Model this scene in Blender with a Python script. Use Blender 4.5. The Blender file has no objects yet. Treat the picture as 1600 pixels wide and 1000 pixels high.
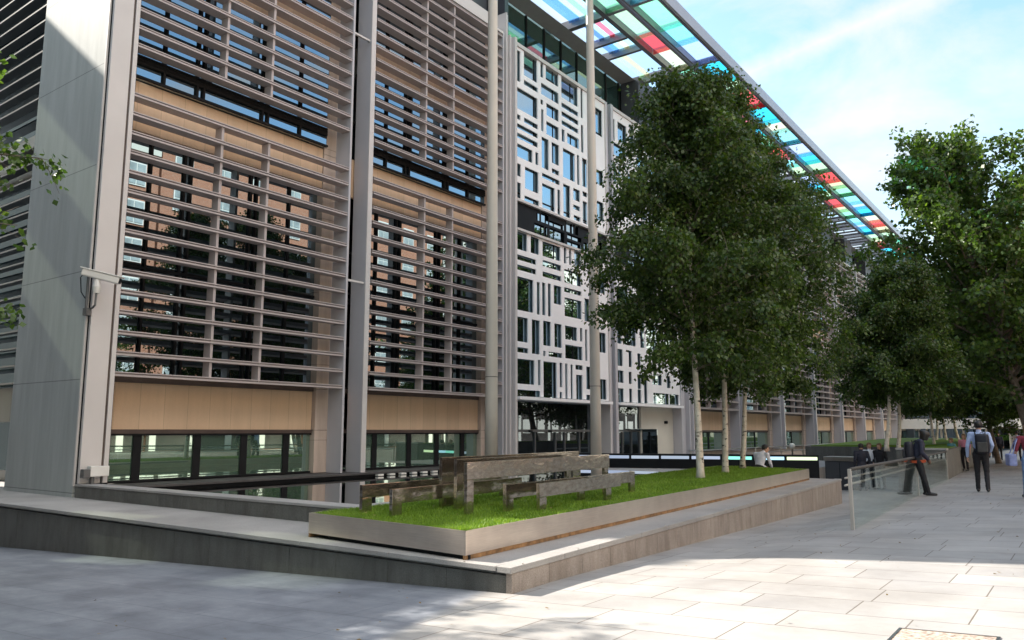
import bpy, bmesh, math, random
import numpy as np
from mathutils import Vector, Matrix, noise
random.seed(7)
PI = math.pi
R = math.radians
scene = bpy.context.scene
COL = scene.collection

# ------------------------------------------------------------------ materials
def new_mat(name):
    m = bpy.data.materials.new(name); m.use_nodes = True
    nt = m.node_tree
    for n in list(nt.nodes): nt.nodes.remove(n)
    out = nt.nodes.new('ShaderNodeOutputMaterial')
    return m, nt, out
def N(nt, typ, **kw):
    n = nt.nodes.new(typ)
    for k, v in kw.items():
        if k.startswith('_'): setattr(n, k[1:], v)
        else:
            s = n.inputs[k.replace('__', ' ')] if isinstance(k, str) else n.inputs[k]
            s.default_value = v
    return n
def pos_vec(nt, scale=(1, 1, 1), loc=(0, 0, 0), rot=(0, 0, 0)):
    g = nt.nodes.new('ShaderNodeTexCoord')
    mp = nt.nodes.new('ShaderNodeMapping')
    mp.inputs['Scale'].default_value = scale; mp.inputs['Location'].default_value = loc
    mp.inputs['Rotation'].default_value = rot
    nt.links.new(g.outputs['Object'], mp.inputs['Vector'])
    return mp.outputs['Vector']
def noise_fac(nt, vec, scale, detail=4, rough=.55):
    n = N(nt, 'ShaderNodeTexNoise', Scale=scale, Detail=detail, Roughness=rough)
    nt.links.new(vec, n.inputs['Vector'])
    return n.outputs['Fac']
def ramp(nt, fac, stops):
    r = nt.nodes.new('ShaderNodeValToRGB')
    el = r.color_ramp.elements
    while len(el) < len(stops): el.new(.5)
    for e, (p, c) in zip(el, stops):
        e.position = p; e.color = (*c, 1) if len(c) == 3 else c
    nt.links.new(fac, r.inputs['Fac'])
    return r.outputs['Color']
def mixc(nt, a, b, fac, mode='MIX'):
    m = nt.nodes.new('ShaderNodeMix'); m.data_type = 'RGBA'; m.blend_type = mode
    for s, v in ((m.inputs['A'], a), (m.inputs['B'], b), (m.inputs['Factor'], fac)):
        pass
    ins = [i for i in m.inputs if i.enabled]
    fa = m.inputs[0]; A = m.inputs[6]; B = m.inputs[7]
    for s, v in ((fa, fac), (A, a), (B, b)):
        if isinstance(v, (int, float)): s.default_value = v
        elif isinstance(v, tuple): s.default_value = (*v[:3], 1)
        else: nt.links.new(v, s)
    return m.outputs[2]
def bump(nt, h, strength=.3, dist=.01):
    b = N(nt, 'ShaderNodeBump', Strength=strength, Distance=dist)
    nt.links.new(h, b.inputs['Height'])
    return b.outputs['Normal']
def principled(nt, out, color, rough=.6, metal=0., ior=None, normal=None, **kw):
    p = nt.nodes.new('ShaderNodeBsdfPrincipled')
    if isinstance(color, tuple): p.inputs['Base Color'].default_value = (*color[:3], 1)
    else: nt.links.new(color, p.inputs['Base Color'])
    if isinstance(rough, (int, float)): p.inputs['Roughness'].default_value = rough
    else: nt.links.new(rough, p.inputs['Roughness'])
    p.inputs['Metallic'].default_value = metal
    if ior: p.inputs['IOR'].default_value = ior
    if normal is not None: nt.links.new(normal, p.inputs['Normal'])
    for k, v in kw.items(): p.inputs[k.replace('__', ' ')].default_value = v
    nt.links.new(p.outputs['BSDF'], out.inputs['Surface'])
    return p
def mat_simple(name, c, rough=.6, metal=0., var=.15, scale=3., ior=None, bstr=0., bscale=60, stretch=(1, 1, 1)):
    m, nt, out = new_mat(name)
    v = pos_vec(nt, stretch)
    f = noise_fac(nt, v, scale)
    lo = tuple(x * (1 - var) for x in c); hi = tuple(min(1, x * (1 + var)) for x in c)
    col = ramp(nt, f, [(.3, lo), (.7, hi)])
    nrm = None
    if bstr: nrm = bump(nt, noise_fac(nt, v, bscale, 3), bstr)
    principled(nt, out, col, rough, metal, ior, nrm)
    return m

def mat_granite(name, a, b, joint=.9, stain=True):
    m, nt, out = new_mat(name)
    v = pos_vec(nt)
    sp = noise_fac(nt, v, 90, 3, .7)
    c = ramp(nt, sp, [(.32, a), (.68, b)])
    if stain:
        vs = pos_vec(nt, (3.2, 3.2, .9))
        st = noise_fac(nt, vs, 1.6, 5, .65)
        s2 = ramp(nt, st, [(.35, (.5, .46, .42)), (.6, (1, 1, 1))])
        c = mixc(nt, c, s2, .55, 'MULTIPLY')
    big = noise_fac(nt, v, .9, 4)
    c = mixc(nt, c, ramp(nt, big, [(.3, (.72, .72, .72)), (.7, (1.0, 1.0, 1.0))]), 1., 'MULTIPLY')
    principled(nt, out, c, .62, normal=bump(nt, sp, .25, .004))
    return m

def mat_pavers():
    m, nt, out = new_mat('pale_paving')
    v = pos_vec(nt, (1, 1, 1), (0, -.09, 0))
    br = N(nt, 'ShaderNodeTexBrick', Scale=1., Brick__Width=.9, Row__Height=.645, Mortar__Size=.0065, Mortar__Smooth=.1, Bias=0.)
    br.offset = .43; br.squash = 1.35; br.squash_frequency = 3
    nt.links.new(v, br.inputs['Vector'])
    br.inputs['Color1'].default_value = (.385, .37, .36, 1); br.inputs['Color2'].default_value = (.46, .44, .42, 1)
    br.inputs['Mortar'].default_value = (.17, .14, .115, 1)
    f = noise_fac(nt, v, 1.3, 6, .6)
    c = mixc(nt, br.outputs['Color'], ramp(nt, f, [(.3, (.8, .8, .81)), (.7, (1, 1, 1))]), 1., 'MULTIPLY')
    f2 = noise_fac(nt, v, 120, 3, .7)
    c = mixc(nt, c, ramp(nt, f2, [(.3, (.86, .86, .86)), (.7, (1, 1, 1))]), .7, 'MULTIPLY')
    # chewing gum and drip spots
    vo = N(nt, 'ShaderNodeTexVoronoi', Scale=1.7); nt.links.new(v, vo.inputs['Vector'])
    c = mixc(nt, c, ramp(nt, noise_fac(nt, v, .55, 8, .72), [(.40, (.80, .78, .76)), (.55, (1, 1, 1))]), .75, 'MULTIPLY')
    sp = ramp(nt, vo.outputs['Distance'], [(.028, (.6, .58, .56)), (.045, (1, 1, 1))])
    c = mixc(nt, c, sp, .6, 'MULTIPLY')
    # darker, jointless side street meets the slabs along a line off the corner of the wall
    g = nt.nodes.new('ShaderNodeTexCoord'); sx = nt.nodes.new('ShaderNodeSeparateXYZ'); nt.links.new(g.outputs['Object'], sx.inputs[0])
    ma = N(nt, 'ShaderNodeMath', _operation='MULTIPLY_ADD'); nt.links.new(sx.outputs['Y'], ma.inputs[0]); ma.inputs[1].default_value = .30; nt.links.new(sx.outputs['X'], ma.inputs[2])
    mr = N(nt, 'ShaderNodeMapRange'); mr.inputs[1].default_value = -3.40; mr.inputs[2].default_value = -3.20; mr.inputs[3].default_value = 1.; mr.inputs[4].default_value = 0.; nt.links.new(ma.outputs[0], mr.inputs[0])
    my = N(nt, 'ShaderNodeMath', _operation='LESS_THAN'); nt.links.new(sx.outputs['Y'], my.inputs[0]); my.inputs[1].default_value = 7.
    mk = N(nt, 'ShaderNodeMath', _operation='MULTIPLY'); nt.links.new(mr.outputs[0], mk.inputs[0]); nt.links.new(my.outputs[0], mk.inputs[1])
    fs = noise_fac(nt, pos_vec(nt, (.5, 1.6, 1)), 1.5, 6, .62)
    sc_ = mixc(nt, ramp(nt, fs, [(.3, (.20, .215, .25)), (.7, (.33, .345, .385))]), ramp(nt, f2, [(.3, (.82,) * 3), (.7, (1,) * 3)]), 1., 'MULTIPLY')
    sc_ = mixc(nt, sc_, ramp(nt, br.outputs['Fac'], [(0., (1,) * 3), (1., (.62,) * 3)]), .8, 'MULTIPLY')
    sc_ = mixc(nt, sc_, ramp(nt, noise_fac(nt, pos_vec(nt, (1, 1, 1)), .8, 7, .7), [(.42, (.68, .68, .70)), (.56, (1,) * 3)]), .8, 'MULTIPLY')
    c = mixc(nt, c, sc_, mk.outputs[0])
    principled(nt, out, c, .52, normal=bump(nt, br.outputs['Fac'], -.3, .006))
    return m

def mat_panel_stone(name, a, b, w, h, mort, offx=0., offz=0., axis='y', rough=.65, streak=.25):
    m, nt, out = new_mat(name)
    rot = (R(90), 0, R(90)) if axis == 'y' else (R(90), 0, 0)
    g = nt.nodes.new('ShaderNodeTexCoord'); sx = nt.nodes.new('ShaderNodeSeparateXYZ'); cx = nt.nodes.new('ShaderNodeCombineXYZ')
    nt.links.new(g.outputs['Object'], sx.inputs[0])
    ax = nt.nodes.new('ShaderNodeMath'); ax.operation = 'ADD'; ax.inputs[1].default_value = offx
    az = nt.nodes.new('ShaderNodeMath'); az.operation = 'ADD'; az.inputs[1].default_value = offz
    nt.links.new(sx.outputs['Y' if axis == 'y' else 'X'], ax.inputs[0]); nt.links.new(sx.outputs['Z'], az.inputs[0])
    nt.links.new(ax.outputs[0], cx.inputs['X']); nt.links.new(az.outputs[0], cx.inputs['Y'])
    br = N(nt, 'ShaderNodeTexBrick', Scale=1., Brick__Width=w, Row__Height=h, Mortar__Size=mort, Mortar__Smooth=.2, Bias=0.)
    br.offset = 0.
    nt.links.new(cx.outputs[0], br.inputs['Vector'])
    br.inputs['Color1'].default_value = (*a, 1); br.inputs['Color2'].default_value = (*b, 1)
    br.inputs['Mortar'].default_value = tuple(x * .55 for x in a) + (1,)
    vs = pos_vec(nt, (3, 3, .35))
    st = noise_fac(nt, vs, 1.1, 6, .62)
    c = mixc(nt, br.outputs['Color'], ramp(nt, st, [(.3, (1 - streak,) * 3), (.65, (1, 1, 1))]), 1., 'MULTIPLY')
    v = pos_vec(nt)
    f2 = noise_fac(nt, v, 45, 4, .7)
    c = mixc(nt, c, ramp(nt, f2, [(.3, (.9, .9, .9)), (.7, (1, 1, 1))]), .8, 'MULTIPLY')
    principled(nt, out, c, rough, normal=bump(nt, br.outputs['Fac'], -.4, .006))
    return m

def mat_glass(name, c, ior=2.2, rough=.01, wave=.0, tint=(.62, .84, 1.)):
    """dark coated window glass: near-black body with a strong clear reflection"""
    m, nt, out = new_mat(name)
    nrm = None
    if wave:
        v = pos_vec(nt)
        nrm = bump(nt, noise_fac(nt, v, .7, 1), wave, .02)
    p = principled(nt, out, c, rough, 0., 1.5, nrm)
    gl = nt.nodes.new('ShaderNodeBsdfGlossy'); gl.inputs[0].default_value = (*tint, 1); gl.inputs['Roughness'].default_value = rough
    if nrm is not None: nt.links.new(nrm, gl.inputs['Normal'])
    fr = N(nt, 'ShaderNodeFresnel', IOR=ior)
    mx = nt.nodes.new('ShaderNodeMixShader')
    nt.links.new(fr.outputs[0], mx.inputs[0]); nt.links.new(p.outputs[0], mx.inputs[1]); nt.links.new(gl.outputs[0], mx.inputs[2])
    nt.links.new(mx.outputs[0], out.inputs['Surface'])
    return m

def mat_clear(name, tint, refl_ior=1.5):
    m, nt, out = new_mat(name)
    tr = nt.nodes.new('ShaderNodeBsdfTransparent'); tr.inputs[0].default_value = (*tint, 1)
    gl = nt.nodes.new('ShaderNodeBsdfGlossy'); gl.inputs['Roughness'].default_value = .01; gl.inputs[0].default_value = (.9, .95, .92, 1)
    lw = N(nt, 'ShaderNodeLayerWeight', Blend=.5); pw = N(nt, 'ShaderNodeMath', _operation='POWER'); nt.links.new(lw.outputs['Facing'], pw.inputs[0]); pw.inputs[1].default_value = 5.
    fr = N(nt, 'ShaderNodeMath', _operation='MULTIPLY_ADD'); nt.links.new(pw.outputs[0], fr.inputs[0]); fr.inputs[1].default_value = .8; fr.inputs[2].default_value = .03
    mx = nt.nodes.new('ShaderNodeMixShader')
    nt.links.new(fr.outputs[0], mx.inputs[0]); nt.links.new(tr.outputs[0], mx.inputs[1]); nt.links.new(gl.outputs[0], mx.inputs[2])
    nt.links.new(mx.outputs[0], out.inputs['Surface'])
    return m

def mat_tinted(name, c):
    m, nt, out = new_mat(name)
    tr = nt.nodes.new('ShaderNodeBsdfTransparent'); tr.inputs[0].default_value = (*[x ** .5 for x in c], 1)
    tl = nt.nodes.new('ShaderNodeBsdfTranslucent'); tl.inputs[0].default_value = (*[min(1, x * 1.0) for x in c], 1)
    gl = nt.nodes.new('ShaderNodeBsdfGlossy'); gl.inputs['Roughness'].default_value = .05
    m1 = nt.nodes.new('ShaderNodeMixShader'); m1.inputs[0].default_value = .18
    nt.links.new(tr.outputs[0], m1.inputs[1]); nt.links.new(tl.outputs[0], m1.inputs[2])
    m2 = nt.nodes.new('ShaderNodeMixShader'); m2.inputs[0].default_value = .04
    nt.links.new(m1.outputs[0], m2.inputs[1]); nt.links.new(gl.outputs[0], m2.inputs[2])
    nt.links.new(m2.outputs[0], out.inputs['Surface'])
    return m

def mat_leaf(name, a, b, trans=.35, scale=.6):
    m, nt, out = new_mat(name)
    v = pos_vec(nt)
    f = noise_fac(nt, v, scale, 3, .6)
    wn = nt.nodes.new('ShaderNodeTexWhiteNoise'); wn.noise_dimensions = '3D'
    gg = nt.nodes.new('ShaderNodeNewGeometry')
    c = ramp(nt, f, [(.3, a), (.7, b)])
    ri = ramp(nt, gg.outputs['Random Per Island'], [(0., (.55, .6, .6)), (.8, (1.1, 1.1, 1.05)), (1., (1.7, 1.5, 1.2))])
    c = mixc(nt, c, ri, 1., 'MULTIPLY')
    p = nt.nodes.new('ShaderNodeBsdfPrincipled'); nt.links.new(c, p.inputs['Base Color'])
    p.inputs['Roughness'].default_value = .42
    tl = nt.nodes.new('ShaderNodeBsdfTranslucent')
    c2 = mixc(nt, c, (1.25, 1.35, .5), 1., 'MULTIPLY'); nt.links.new(c2, tl.inputs[0])
    mx = nt.nodes.new('ShaderNodeMixShader'); mx.inputs[0].default_value = trans
    nt.links.new(p.outputs[0], mx.inputs[1]); nt.links.new(tl.outputs[0], mx.inputs[2])
    nt.links.new(mx.outputs[0], out.inputs['Surface'])
    return m

def mat_birch_bark():
    m, nt, out = new_mat('birch_bark')
    v = pos_vec(nt, (3.5, 3.5, 7))
    f = noise_fac(nt, v, 1.6, 4, .6)
    v2 = pos_vec(nt, (1, 1, 1))
    f2 = noise_fac(nt, v2, 4, 4, .6)
    c = ramp(nt, f, [(.36, (.05, .04, .032)), (.40, (.66, .58, .49)), (.75, (.80, .73, .63))])
    c = mixc(nt, c, ramp(nt, f2, [(.25, (.7, .62, .52)), (.6, (1, 1, 1))]), .8, 'MULTIPLY')
    principled(nt, out, c, .7, normal=bump(nt, f, .3, .01))
    return m

def mat_emit(name, c, s):
    m, nt, out = new_mat(name)
    e = nt.nodes.new('ShaderNodeEmission'); e.inputs[0].default_value = (*c, 1); e.inputs[1].default_value = s
    nt.links.new(e.outputs[0], out.inputs['Surface'])
    return m

def mat_grass():
    m, nt, out = new_mat('grass_green')
    v = pos_vec(nt)
    f = noise_fac(nt, v, 1.4, 5, .65)
    gg = nt.nodes.new('ShaderNodeNewGeometry')
    c = ramp(nt, f, [(.25, (.15, .26, .022)), (.5, (.20, .34, .025)), (.78, (.29, .40, .06))])
    ri = ramp(nt, gg.outputs['Random Per Island'], [(0., (.6, .7, .6)), (.9, (1.15, 1.1, 1.0)), (1., (1.9, 1.5, 1.2))])
    c = mixc(nt, c, ri, 1., 'MULTIPLY')
    p = nt.nodes.new('ShaderNodeBsdfPrincipled'); nt.links.new(c, p.inputs['Base Color']); p.inputs['Roughness'].default_value = .5
    tl = nt.nodes.new('ShaderNodeBsdfTranslucent'); nt.links.new(c, tl.inputs[0])
    mx = nt.nodes.new('ShaderNodeMixShader'); mx.inputs[0].default_value = .3
    nt.links.new(p.outputs[0], mx.inputs[1]); nt.links.new(tl.outputs[0], mx.inputs[2])
    nt.links.new(mx.outputs[0], out.inputs['Surface'])
    return m

def mat_mirror_steel():
    m, nt, out = new_mat('mirror_steel')
    v = pos_vec(nt, (1, 1, 2.2))
    f = noise_fac(nt, v, 3.2, 2, .5)
    f2 = noise_fac(nt, pos_vec(nt, (1, 1, 2.5)), 7, 5, .7)
    c = ramp(nt, f2, [(.3, (.36, .31, .26)), (.6, (.64, .57, .49))])
    rg = ramp(nt, f2, [(.3, (.24,) * 3), (.6, (.09,) * 3)])
    principled(nt, out, c, rg, .97, normal=bump(nt, f, .22, .02))
    return m
def mat_brushed_steel():
    m, nt, out = new_mat('brushed_steel')
    v = pos_vec(nt, (1, 1, 1))
    f = noise_fac(nt, v, 1.6, 4, .6)
    f2 = noise_fac(nt, pos_vec(nt, (1.5, 1.5, 60)), 2, 3, .6)
    c = ramp(nt, f, [(.3, (.68, .58, .50)), (.7, (.82, .72, .62))])
    c = mixc(nt, c, ramp(nt, f2, [(.3, (.85,) * 3), (.7, (1,) * 3)]), 1., 'MULTIPLY')
    principled(nt, out, c, .30, .8, normal=bump(nt, f, .05, .02))
    return m
def mat_brick():
    m, nt, out = new_mat('red_brick')
    g = nt.nodes.new('ShaderNodeTexCoord'); sx = nt.nodes.new('ShaderNodeSeparateXYZ'); cx = nt.nodes.new('ShaderNodeCombineXYZ')
    nt.links.new(g.outputs['Object'], sx.inputs[0]); nt.links.new(sx.outputs['Y'], cx.inputs['X']); nt.links.new(sx.outputs['Z'], cx.inputs['Y'])
    br = N(nt, 'ShaderNodeTexBrick', Scale=4., Mortar__Size=.02); nt.links.new(cx.outputs[0], br.inputs['Vector'])
    br.inputs['Color1'].default_value = (.32, .105, .05, 1); br.inputs['Color2'].default_value = (.42, .15, .075, 1); br.inputs['Mortar'].default_value = (.45, .36, .28, 1)
    principled(nt, out, br.outputs['Color'], .8)
    return m

SKYS = .085; SUNS = 3.0; EXPO = 2.04; CLOUD = 3.0

M = {}
M['paving'] = mat_pavers()
M['granite'] = mat_granite('grey_granite', (.25, .205, .175), (.50, .43, .38))
M['dark_granite'] = mat_granite('dark_granite', (.085, .085, .078), (.20, .195, .18))
M['wet_granite'] = mat_granite('wet_granite', (.05, .046, .045), (.11, .10, .098))
M['coping'] = mat_granite('coping_granite', (.28, .26, .25), (.46, .44, .42), stain=False)
M['pale_stone'] = mat_panel_stone('pale_stone', (.41, .43, .42), (.44, .46, .445), 40., 2.43, .012, 10., -.35 + 2.43, 'x', streak=.22)
M['ochre'] = mat_panel_stone('ochre_stone', (.66, .455, .295), (.72, .50, .33), .62, 30., .004, 0, 0, 'y', .7, .12)
M['pier_stone'] = mat_panel_stone('pier_stone', (.56, .44, .37), (.60, .475, .395), 30, 2.2, .008, 5, .8, 'y')
M['louvre'] = mat_simple('louvre_metal', (.42, .362, .35), .5, .0, .06, 1.5)
M['fin'] = mat_simple('fin_metal', (.46, .44, .46), .45, .0, .05, .8)
M['fin_edge'] = mat_simple('fin_edge', (.58, .54, .52), .45, .0, .05, .8)
M['lattice_glass'] = mat_glass('lattice_glass', (.010, .013, .014), 6., .008, .03, (.70, .90, 1.))
M['dark_frame'] = mat_simple('dark_frame', (.012, .012, .013), .7, 0, .2)
for n_ in M['dark_frame'].node_tree.nodes:
    if n_.type == 'BSDF_PRINCIPLED': n_.inputs['Specular IOR Level'].default_value = .15
M['net_curtain'] = mat_simple('net_curtain', (.34, .37, .36), .3, 0, .25, 1.5)
M['dark_brick'] = mat_simple('dark_brick', (.075, .05, .042), .8, 0, .3, 2)
M['brown_frame'] = mat_simple('brown_frame', (.075, .05, .042), .5, 0, .2)
M['glass'] = mat_glass('window_glass', (.010, .013, .014), 3.7, .008, .03)
M['door_glass'] = mat_glass('door_glass', (.010, .012, .013), 1.7, .01, .03)
M['rail_light'] = mat_simple('rail_light', (.50, .46, .42), .32, .45, .05)
M['glass_green'] = mat_glass('ground_glass', (.075, .125, .088), 4.2, .01, .04, (.75, .95, .85))
M['glass_atrium'] = mat_glass('atrium_glass', (.012, .035, .032), 3.2, .01, .02, (.6, .9, .8))
M['lattice'] = mat_simple('white_lattice', (.84, .82, .82), .45, 0, .04, 1.)
M['charcoal'] = mat_simple('charcoal_panel', (.05, .053, .062), .4, 0, .1, .6)
M['canopy_metal'] = mat_simple('canopy_metal', (.16, .165, .19), .35, .3, .1)
M['canopy_edge'] = mat_simple('canopy_edge', (.33, .34, .37), .35, .3, .05)
M['soffit'] = mat_simple('soffit_panel', (.32, .31, .33), .4, 0, .06)
M['pole'] = mat_simple('pole_paint', (.56, .50, .42), .4, 0, .06, 1.)
M['steel'] = mat_simple('satin_steel', (.62, .58, .53), .28, 1., .08, 6)
M['mirror'] = mat_mirror_steel()
M['brushed'] = mat_brushed_steel()
M['rust'] = mat_simple('rust_strip', (.26, .14, .06), .8, 0, .5, 9)
M['grass'] = mat_grass()
M['soil'] = mat_simple('turf_base', (.06, .12, .018), .9, 0, .4, 6)
M['water'] = mat_glass('pool_water', (.008, .010, .010), 1.45, .015, .05, (1., 1., 1.))
M['bark_birch'] = mat_birch_bark()
M['bark'] = mat_simple('plane_bark', (.16, .13, .10), .8, 0, .4, 6, bstr=.5, bscale=12)
M['leaf_birch'] = mat_leaf('birch_leaves', (.036, .066, .013), (.080, .134, .024), .36)
M['leaf_plane'] = mat_leaf('plane_leaves', (.040, .080, .017), (.092, .160, .030), .40)
M['black'] = mat_simple('black_panel', (.010, .011, .013), .6, 0, .1)
for n_ in M['black'].node_tree.nodes:
    if n_.type == 'BSDF_PRINCIPLED': n_.inputs['Specular IOR Level'].default_value = .15
M['side_paving'] = mat_simple('side_paving', (.27, .275, .30), .55, 0, .2, 1.2, bstr=.1, bscale=60, stretch=(1, 2.2, 1))
M['shopfront'] = mat_simple('shopfront', (.06, .05, .045), .5, 0, .4, .8)
M['bal_glass'] = mat_clear('balustrade_glass', (.955, .985, .97), 1.45)
M['clear'] = mat_clear('clear_glass', (.9, .95, .93), 1.5)
M['brick'] = mat_brick()
M['white_paint'] = mat_simple('white_paint', (.75, .72, .66), .5, 0, .05)
M['cream'] = mat_simple('cream_render', (.62, .58, .50), .6, 0, .08, .5)
M['skin'] = mat_simple('skin', (.52, .30, .21), .5, 0, .06)
M['skin_dark'] = mat_simple('skin_dark', (.16, .085, .055), .5, 0, .06)
M['hair_dark'] = mat_simple('hair_dark', (.018, .014, .012), .5, 0, .3, 30)
M['hair_brown'] = mat_simple('hair_brown', (.20, .11, .055), .5, 0, .3, 30)
M['shirt_blue'] = mat_simple('shirt_blue', (.42, .50, .72), .75, 0, .07, 8)
M['shirt_white'] = mat_simple('shirt_white', (.76, .75, .80), .75, 0, .07, 8)
M['trouser_black'] = mat_simple('trouser_black', (.016, .015, .018), .8, 0, .2, 8)
M['suit'] = mat_simple('suit_navy', (.022, .022, .035), .8, 0, .2, 8)
M['jacket_navy'] = mat_simple('jacket_navy', (.028, .030, .055), .8, 0, .2, 8)
M['orange'] = mat_simple('orange_cloth', (.55, .09, .03), .8, 0, .1, 8)
M['jeans'] = mat_simple('blue_jeans', (.17, .26, .42), .85, 0, .2, 9)
M['maroon'] = mat_simple('maroon_cloth', (.20, .025, .045), .85, 0, .15, 8)
M['pink'] = mat_simple('pink_cloth', (.62, .22, .28), .8, 0, .1, 8)
M['teal'] = mat_simple('teal_cloth', (.12, .30, .34), .8, 0, .1, 8)
M['bag_black'] = mat_simple('bag_black', (.014, .014, .022), .6, 0, .2, 10)
M['bag_grey'] = mat_simple('bag_grey', (.06, .055, .05), .6, 0, .2, 10)
M['bag_blue'] = mat_simple('bag_blue', (.25, .28, .50), .7, 0, .2, 10)
M['shoe'] = mat_simple('shoe_black', (.015, .013, .012), .4, 0, .1)
M['cctv_white'] = mat_simple('camera_white', (.70, .68, .64), .4, 0, .03)
M['cctv_grey'] = mat_simple('bracket_grey', (.12, .12, .12), .5, .3, .1)
M['gravel'] = mat_simple('brown_gravel', (.36, .28, .235), .85, 0, .75, 26, bstr=.6, bscale=60)
M['asphalt'] = mat_simple('asphalt', (.05, .05, .052), .85, 0, .2, 20)

# ------------------------------------------------------------------ mesh tools
class MB:
    def __init__(s): s.v = []; s.f = []; s.m = []
    def quad(s, a, b, c, d, mi=0):
        n = len(s.v); s.v += [a, b, c, d]; s.f.append((n, n + 1, n + 2, n + 3)); s.m.append(mi)
    def hexa(s, p, mi=0):
        """8 points: bottom ring of 4 counter-clockwise from above, then top ring"""
        n = len(s.v); s.v += [tuple(q) for q in p]
        for f in ((3, 2, 1, 0), (4, 5, 6, 7), (0, 1, 5, 4), (1, 2, 6, 5), (2, 3, 7, 6), (3, 0, 4, 7)):
            s.f.append(tuple(n + i for i in f)); s.m.append(mi)
    def box(s, x0, x1, y0, y1, z0, z1, mi=0):
        s.hexa([(x0, y0, z0), (x1, y0, z0), (x1, y1, z0), (x0, y1, z0), (x0, y0, z1), (x1, y0, z1), (x1, y1, z1), (x0, y1, z1)], mi)
    def bar(s, a, b, w, h, mi=0, up=(0, 0, 1)):
        a = Vector(a); b = Vector(b); d = (b - a).normalized(); u = Vector(up)
        if abs(d.dot(u)) > .98: u = Vector((1, 0, 0))
        r = d.cross(u).normalized(); u = r.cross(d).normalized()
        p = []
        for e in (a, b):
            for (i, j) in ((-1, -1), (1, -1), (1, 1), (-1, 1)):
                p.append(e + r * (i * w / 2) + u * (j * h / 2))
        s.hexa(p, mi)
    def prism(s, prof, d, mi=0):
        """extrude a closed profile (list of 3-D points, ordered) by vector d"""
        n = len(s.v); k = len(prof); d = Vector(d)
        s.v += [tuple(p) for p in prof] + [tuple(Vector(p) + d) for p in prof]
        s.f.append(tuple(n + k - 1 - i for i in range(k))); s.m.append(mi)
        s.f.append(tuple(n + k + i for i in range(k))); s.m.append(mi)
        for i in range(k):
            j = (i + 1) % k
            s.f.append((n + i, n + j, n + k + j, n + k + i)); s.m.append(mi)
    def tube(s, pts, rad, seg=10, mi=0, caps=True):
        pts = [Vector(p) for p in pts]; k = len(pts)
        if isinstance(rad, (int, float)): rad = [rad] * k
        n0 = len(s.v); prev = None
        for i, p in enumerate(pts):
            d = (pts[min(i + 1, k - 1)] - pts[max(i - 1, 0)]).normalized()
            if prev is None:
                u = Vector((1, 0, 0)) if abs(d.x) < .9 else Vector((0, 1, 0))
                u = (u - d * u.dot(d)).normalized()
            else:
                u = (prev - d * prev.dot(d)).normalized()
            prev = u; w = d.cross(u)
            for j in range(seg):
                a = 2 * PI * j / seg
                s.v.append(tuple(p + (u * math.cos(a) + w * math.sin(a)) * rad[i]))
        for i in range(k - 1):
            for j in range(seg):
                a = n0 + i * seg + j; b = n0 + i * seg + (j + 1) % seg
                s.f.append((a, b, b + seg, a + seg)); s.m.append(mi)
        if caps:
            s.f.append(tuple(n0 + seg - 1 - j for j in range(seg))); s.m.append(mi)
            s.f.append(tuple(n0 + (k - 1) * seg + j for j in range(seg))); s.m.append(mi)
    def build(s, name, mats, parent=None, bevel=0., smooth=False):
        me = bpy.data.meshes.new(name)
        me.from_pydata([tuple(map(float, v)) for v in s.v], [], s.f)
        if not isinstance(mats, (list, tuple)): mats = [mats]
        for m in mats: me.materials.append(m)
        if len(mats) > 1: me.polygons.foreach_set('material_index', s.m)
        bm = bmesh.new(); bm.from_mesh(me)
        if smooth: bmesh.ops.remove_doubles(bm, verts=bm.verts, dist=1e-5)
        bmesh.ops.recalc_face_normals(bm, faces=bm.faces)
        if bevel:
            bmesh.ops.bevel(bm, geom=[e for e in bm.edges if e.calc_face_angle(0) > .5], offset=bevel, segments=2, affect='EDGES', profile=.6)
        bm.to_mesh(me); bm.free()
        if smooth: me.polygons.foreach_set('use_smooth', [True] * len(me.polygons))
        me.update()
        o = bpy.data.objects.new(name, me); COL.objects.link(o)
        if parent: attach(o, parent)
        return o
def attach(o, parent):
    o.parent = parent
    bpy_loc = parent_world(parent)
    o.matrix_parent_inverse = bpy_loc.inverted()
def parent_world(p):
    m = Matrix.LocRotScale(p.location, p.rotation_euler, p.scale)
    if p.parent: m = parent_world(p.parent) @ p.matrix_parent_inverse @ m
    return m
def raw_mesh(name, V, F, mats, parent=None, mi=None, smooth=False):
    me = bpy.data.meshes.new(name)
    V = np.asarray(V, dtype=np.float32); F = np.asarray(F, dtype=np.int32)
    k = F.shape[1]
    me.vertices.add(len(V)); me.vertices.foreach_set('co', V.ravel())
    me.loops.add(F.size); me.loops.foreach_set('vertex_index', F.ravel())
    me.polygons.add(len(F)); me.polygons.foreach_set('loop_start', np.arange(0, F.size, k, dtype=np.int32))
    me.update(calc_edges=True); me.validate()
    for m in (mats if isinstance(mats, (list, tuple)) else [mats]): me.materials.append(m)
    o = bpy.data.objects.new(name, me); COL.objects.link(o)
    if parent: attach(o, parent)
    return o
def tag(o, label=None, cat=None, group=None, kind=None):
    if label: o['label'] = label
    if cat: o['category'] = cat
    if group: o['group'] = group
    if kind: o['kind'] = kind
    return o
def thing(name, label, cat, loc=(0, 0, 0), rz=0., group=None):
    o = bpy.data.objects.new(name, None); COL.objects.link(o)
    o.location = loc; o.rotation_euler = (0, 0, rz); o.empty_display_size = .2
    return tag(o, label, cat, group)
def copy_tree(o, parent=None):
    c = o.copy(); COL.objects.link(c)
    if parent:
        c.parent = parent; c.matrix_parent_inverse = o.matrix_parent_inverse.copy()
    for ch in list(o.children): copy_tree(ch, c)
    return c

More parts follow.
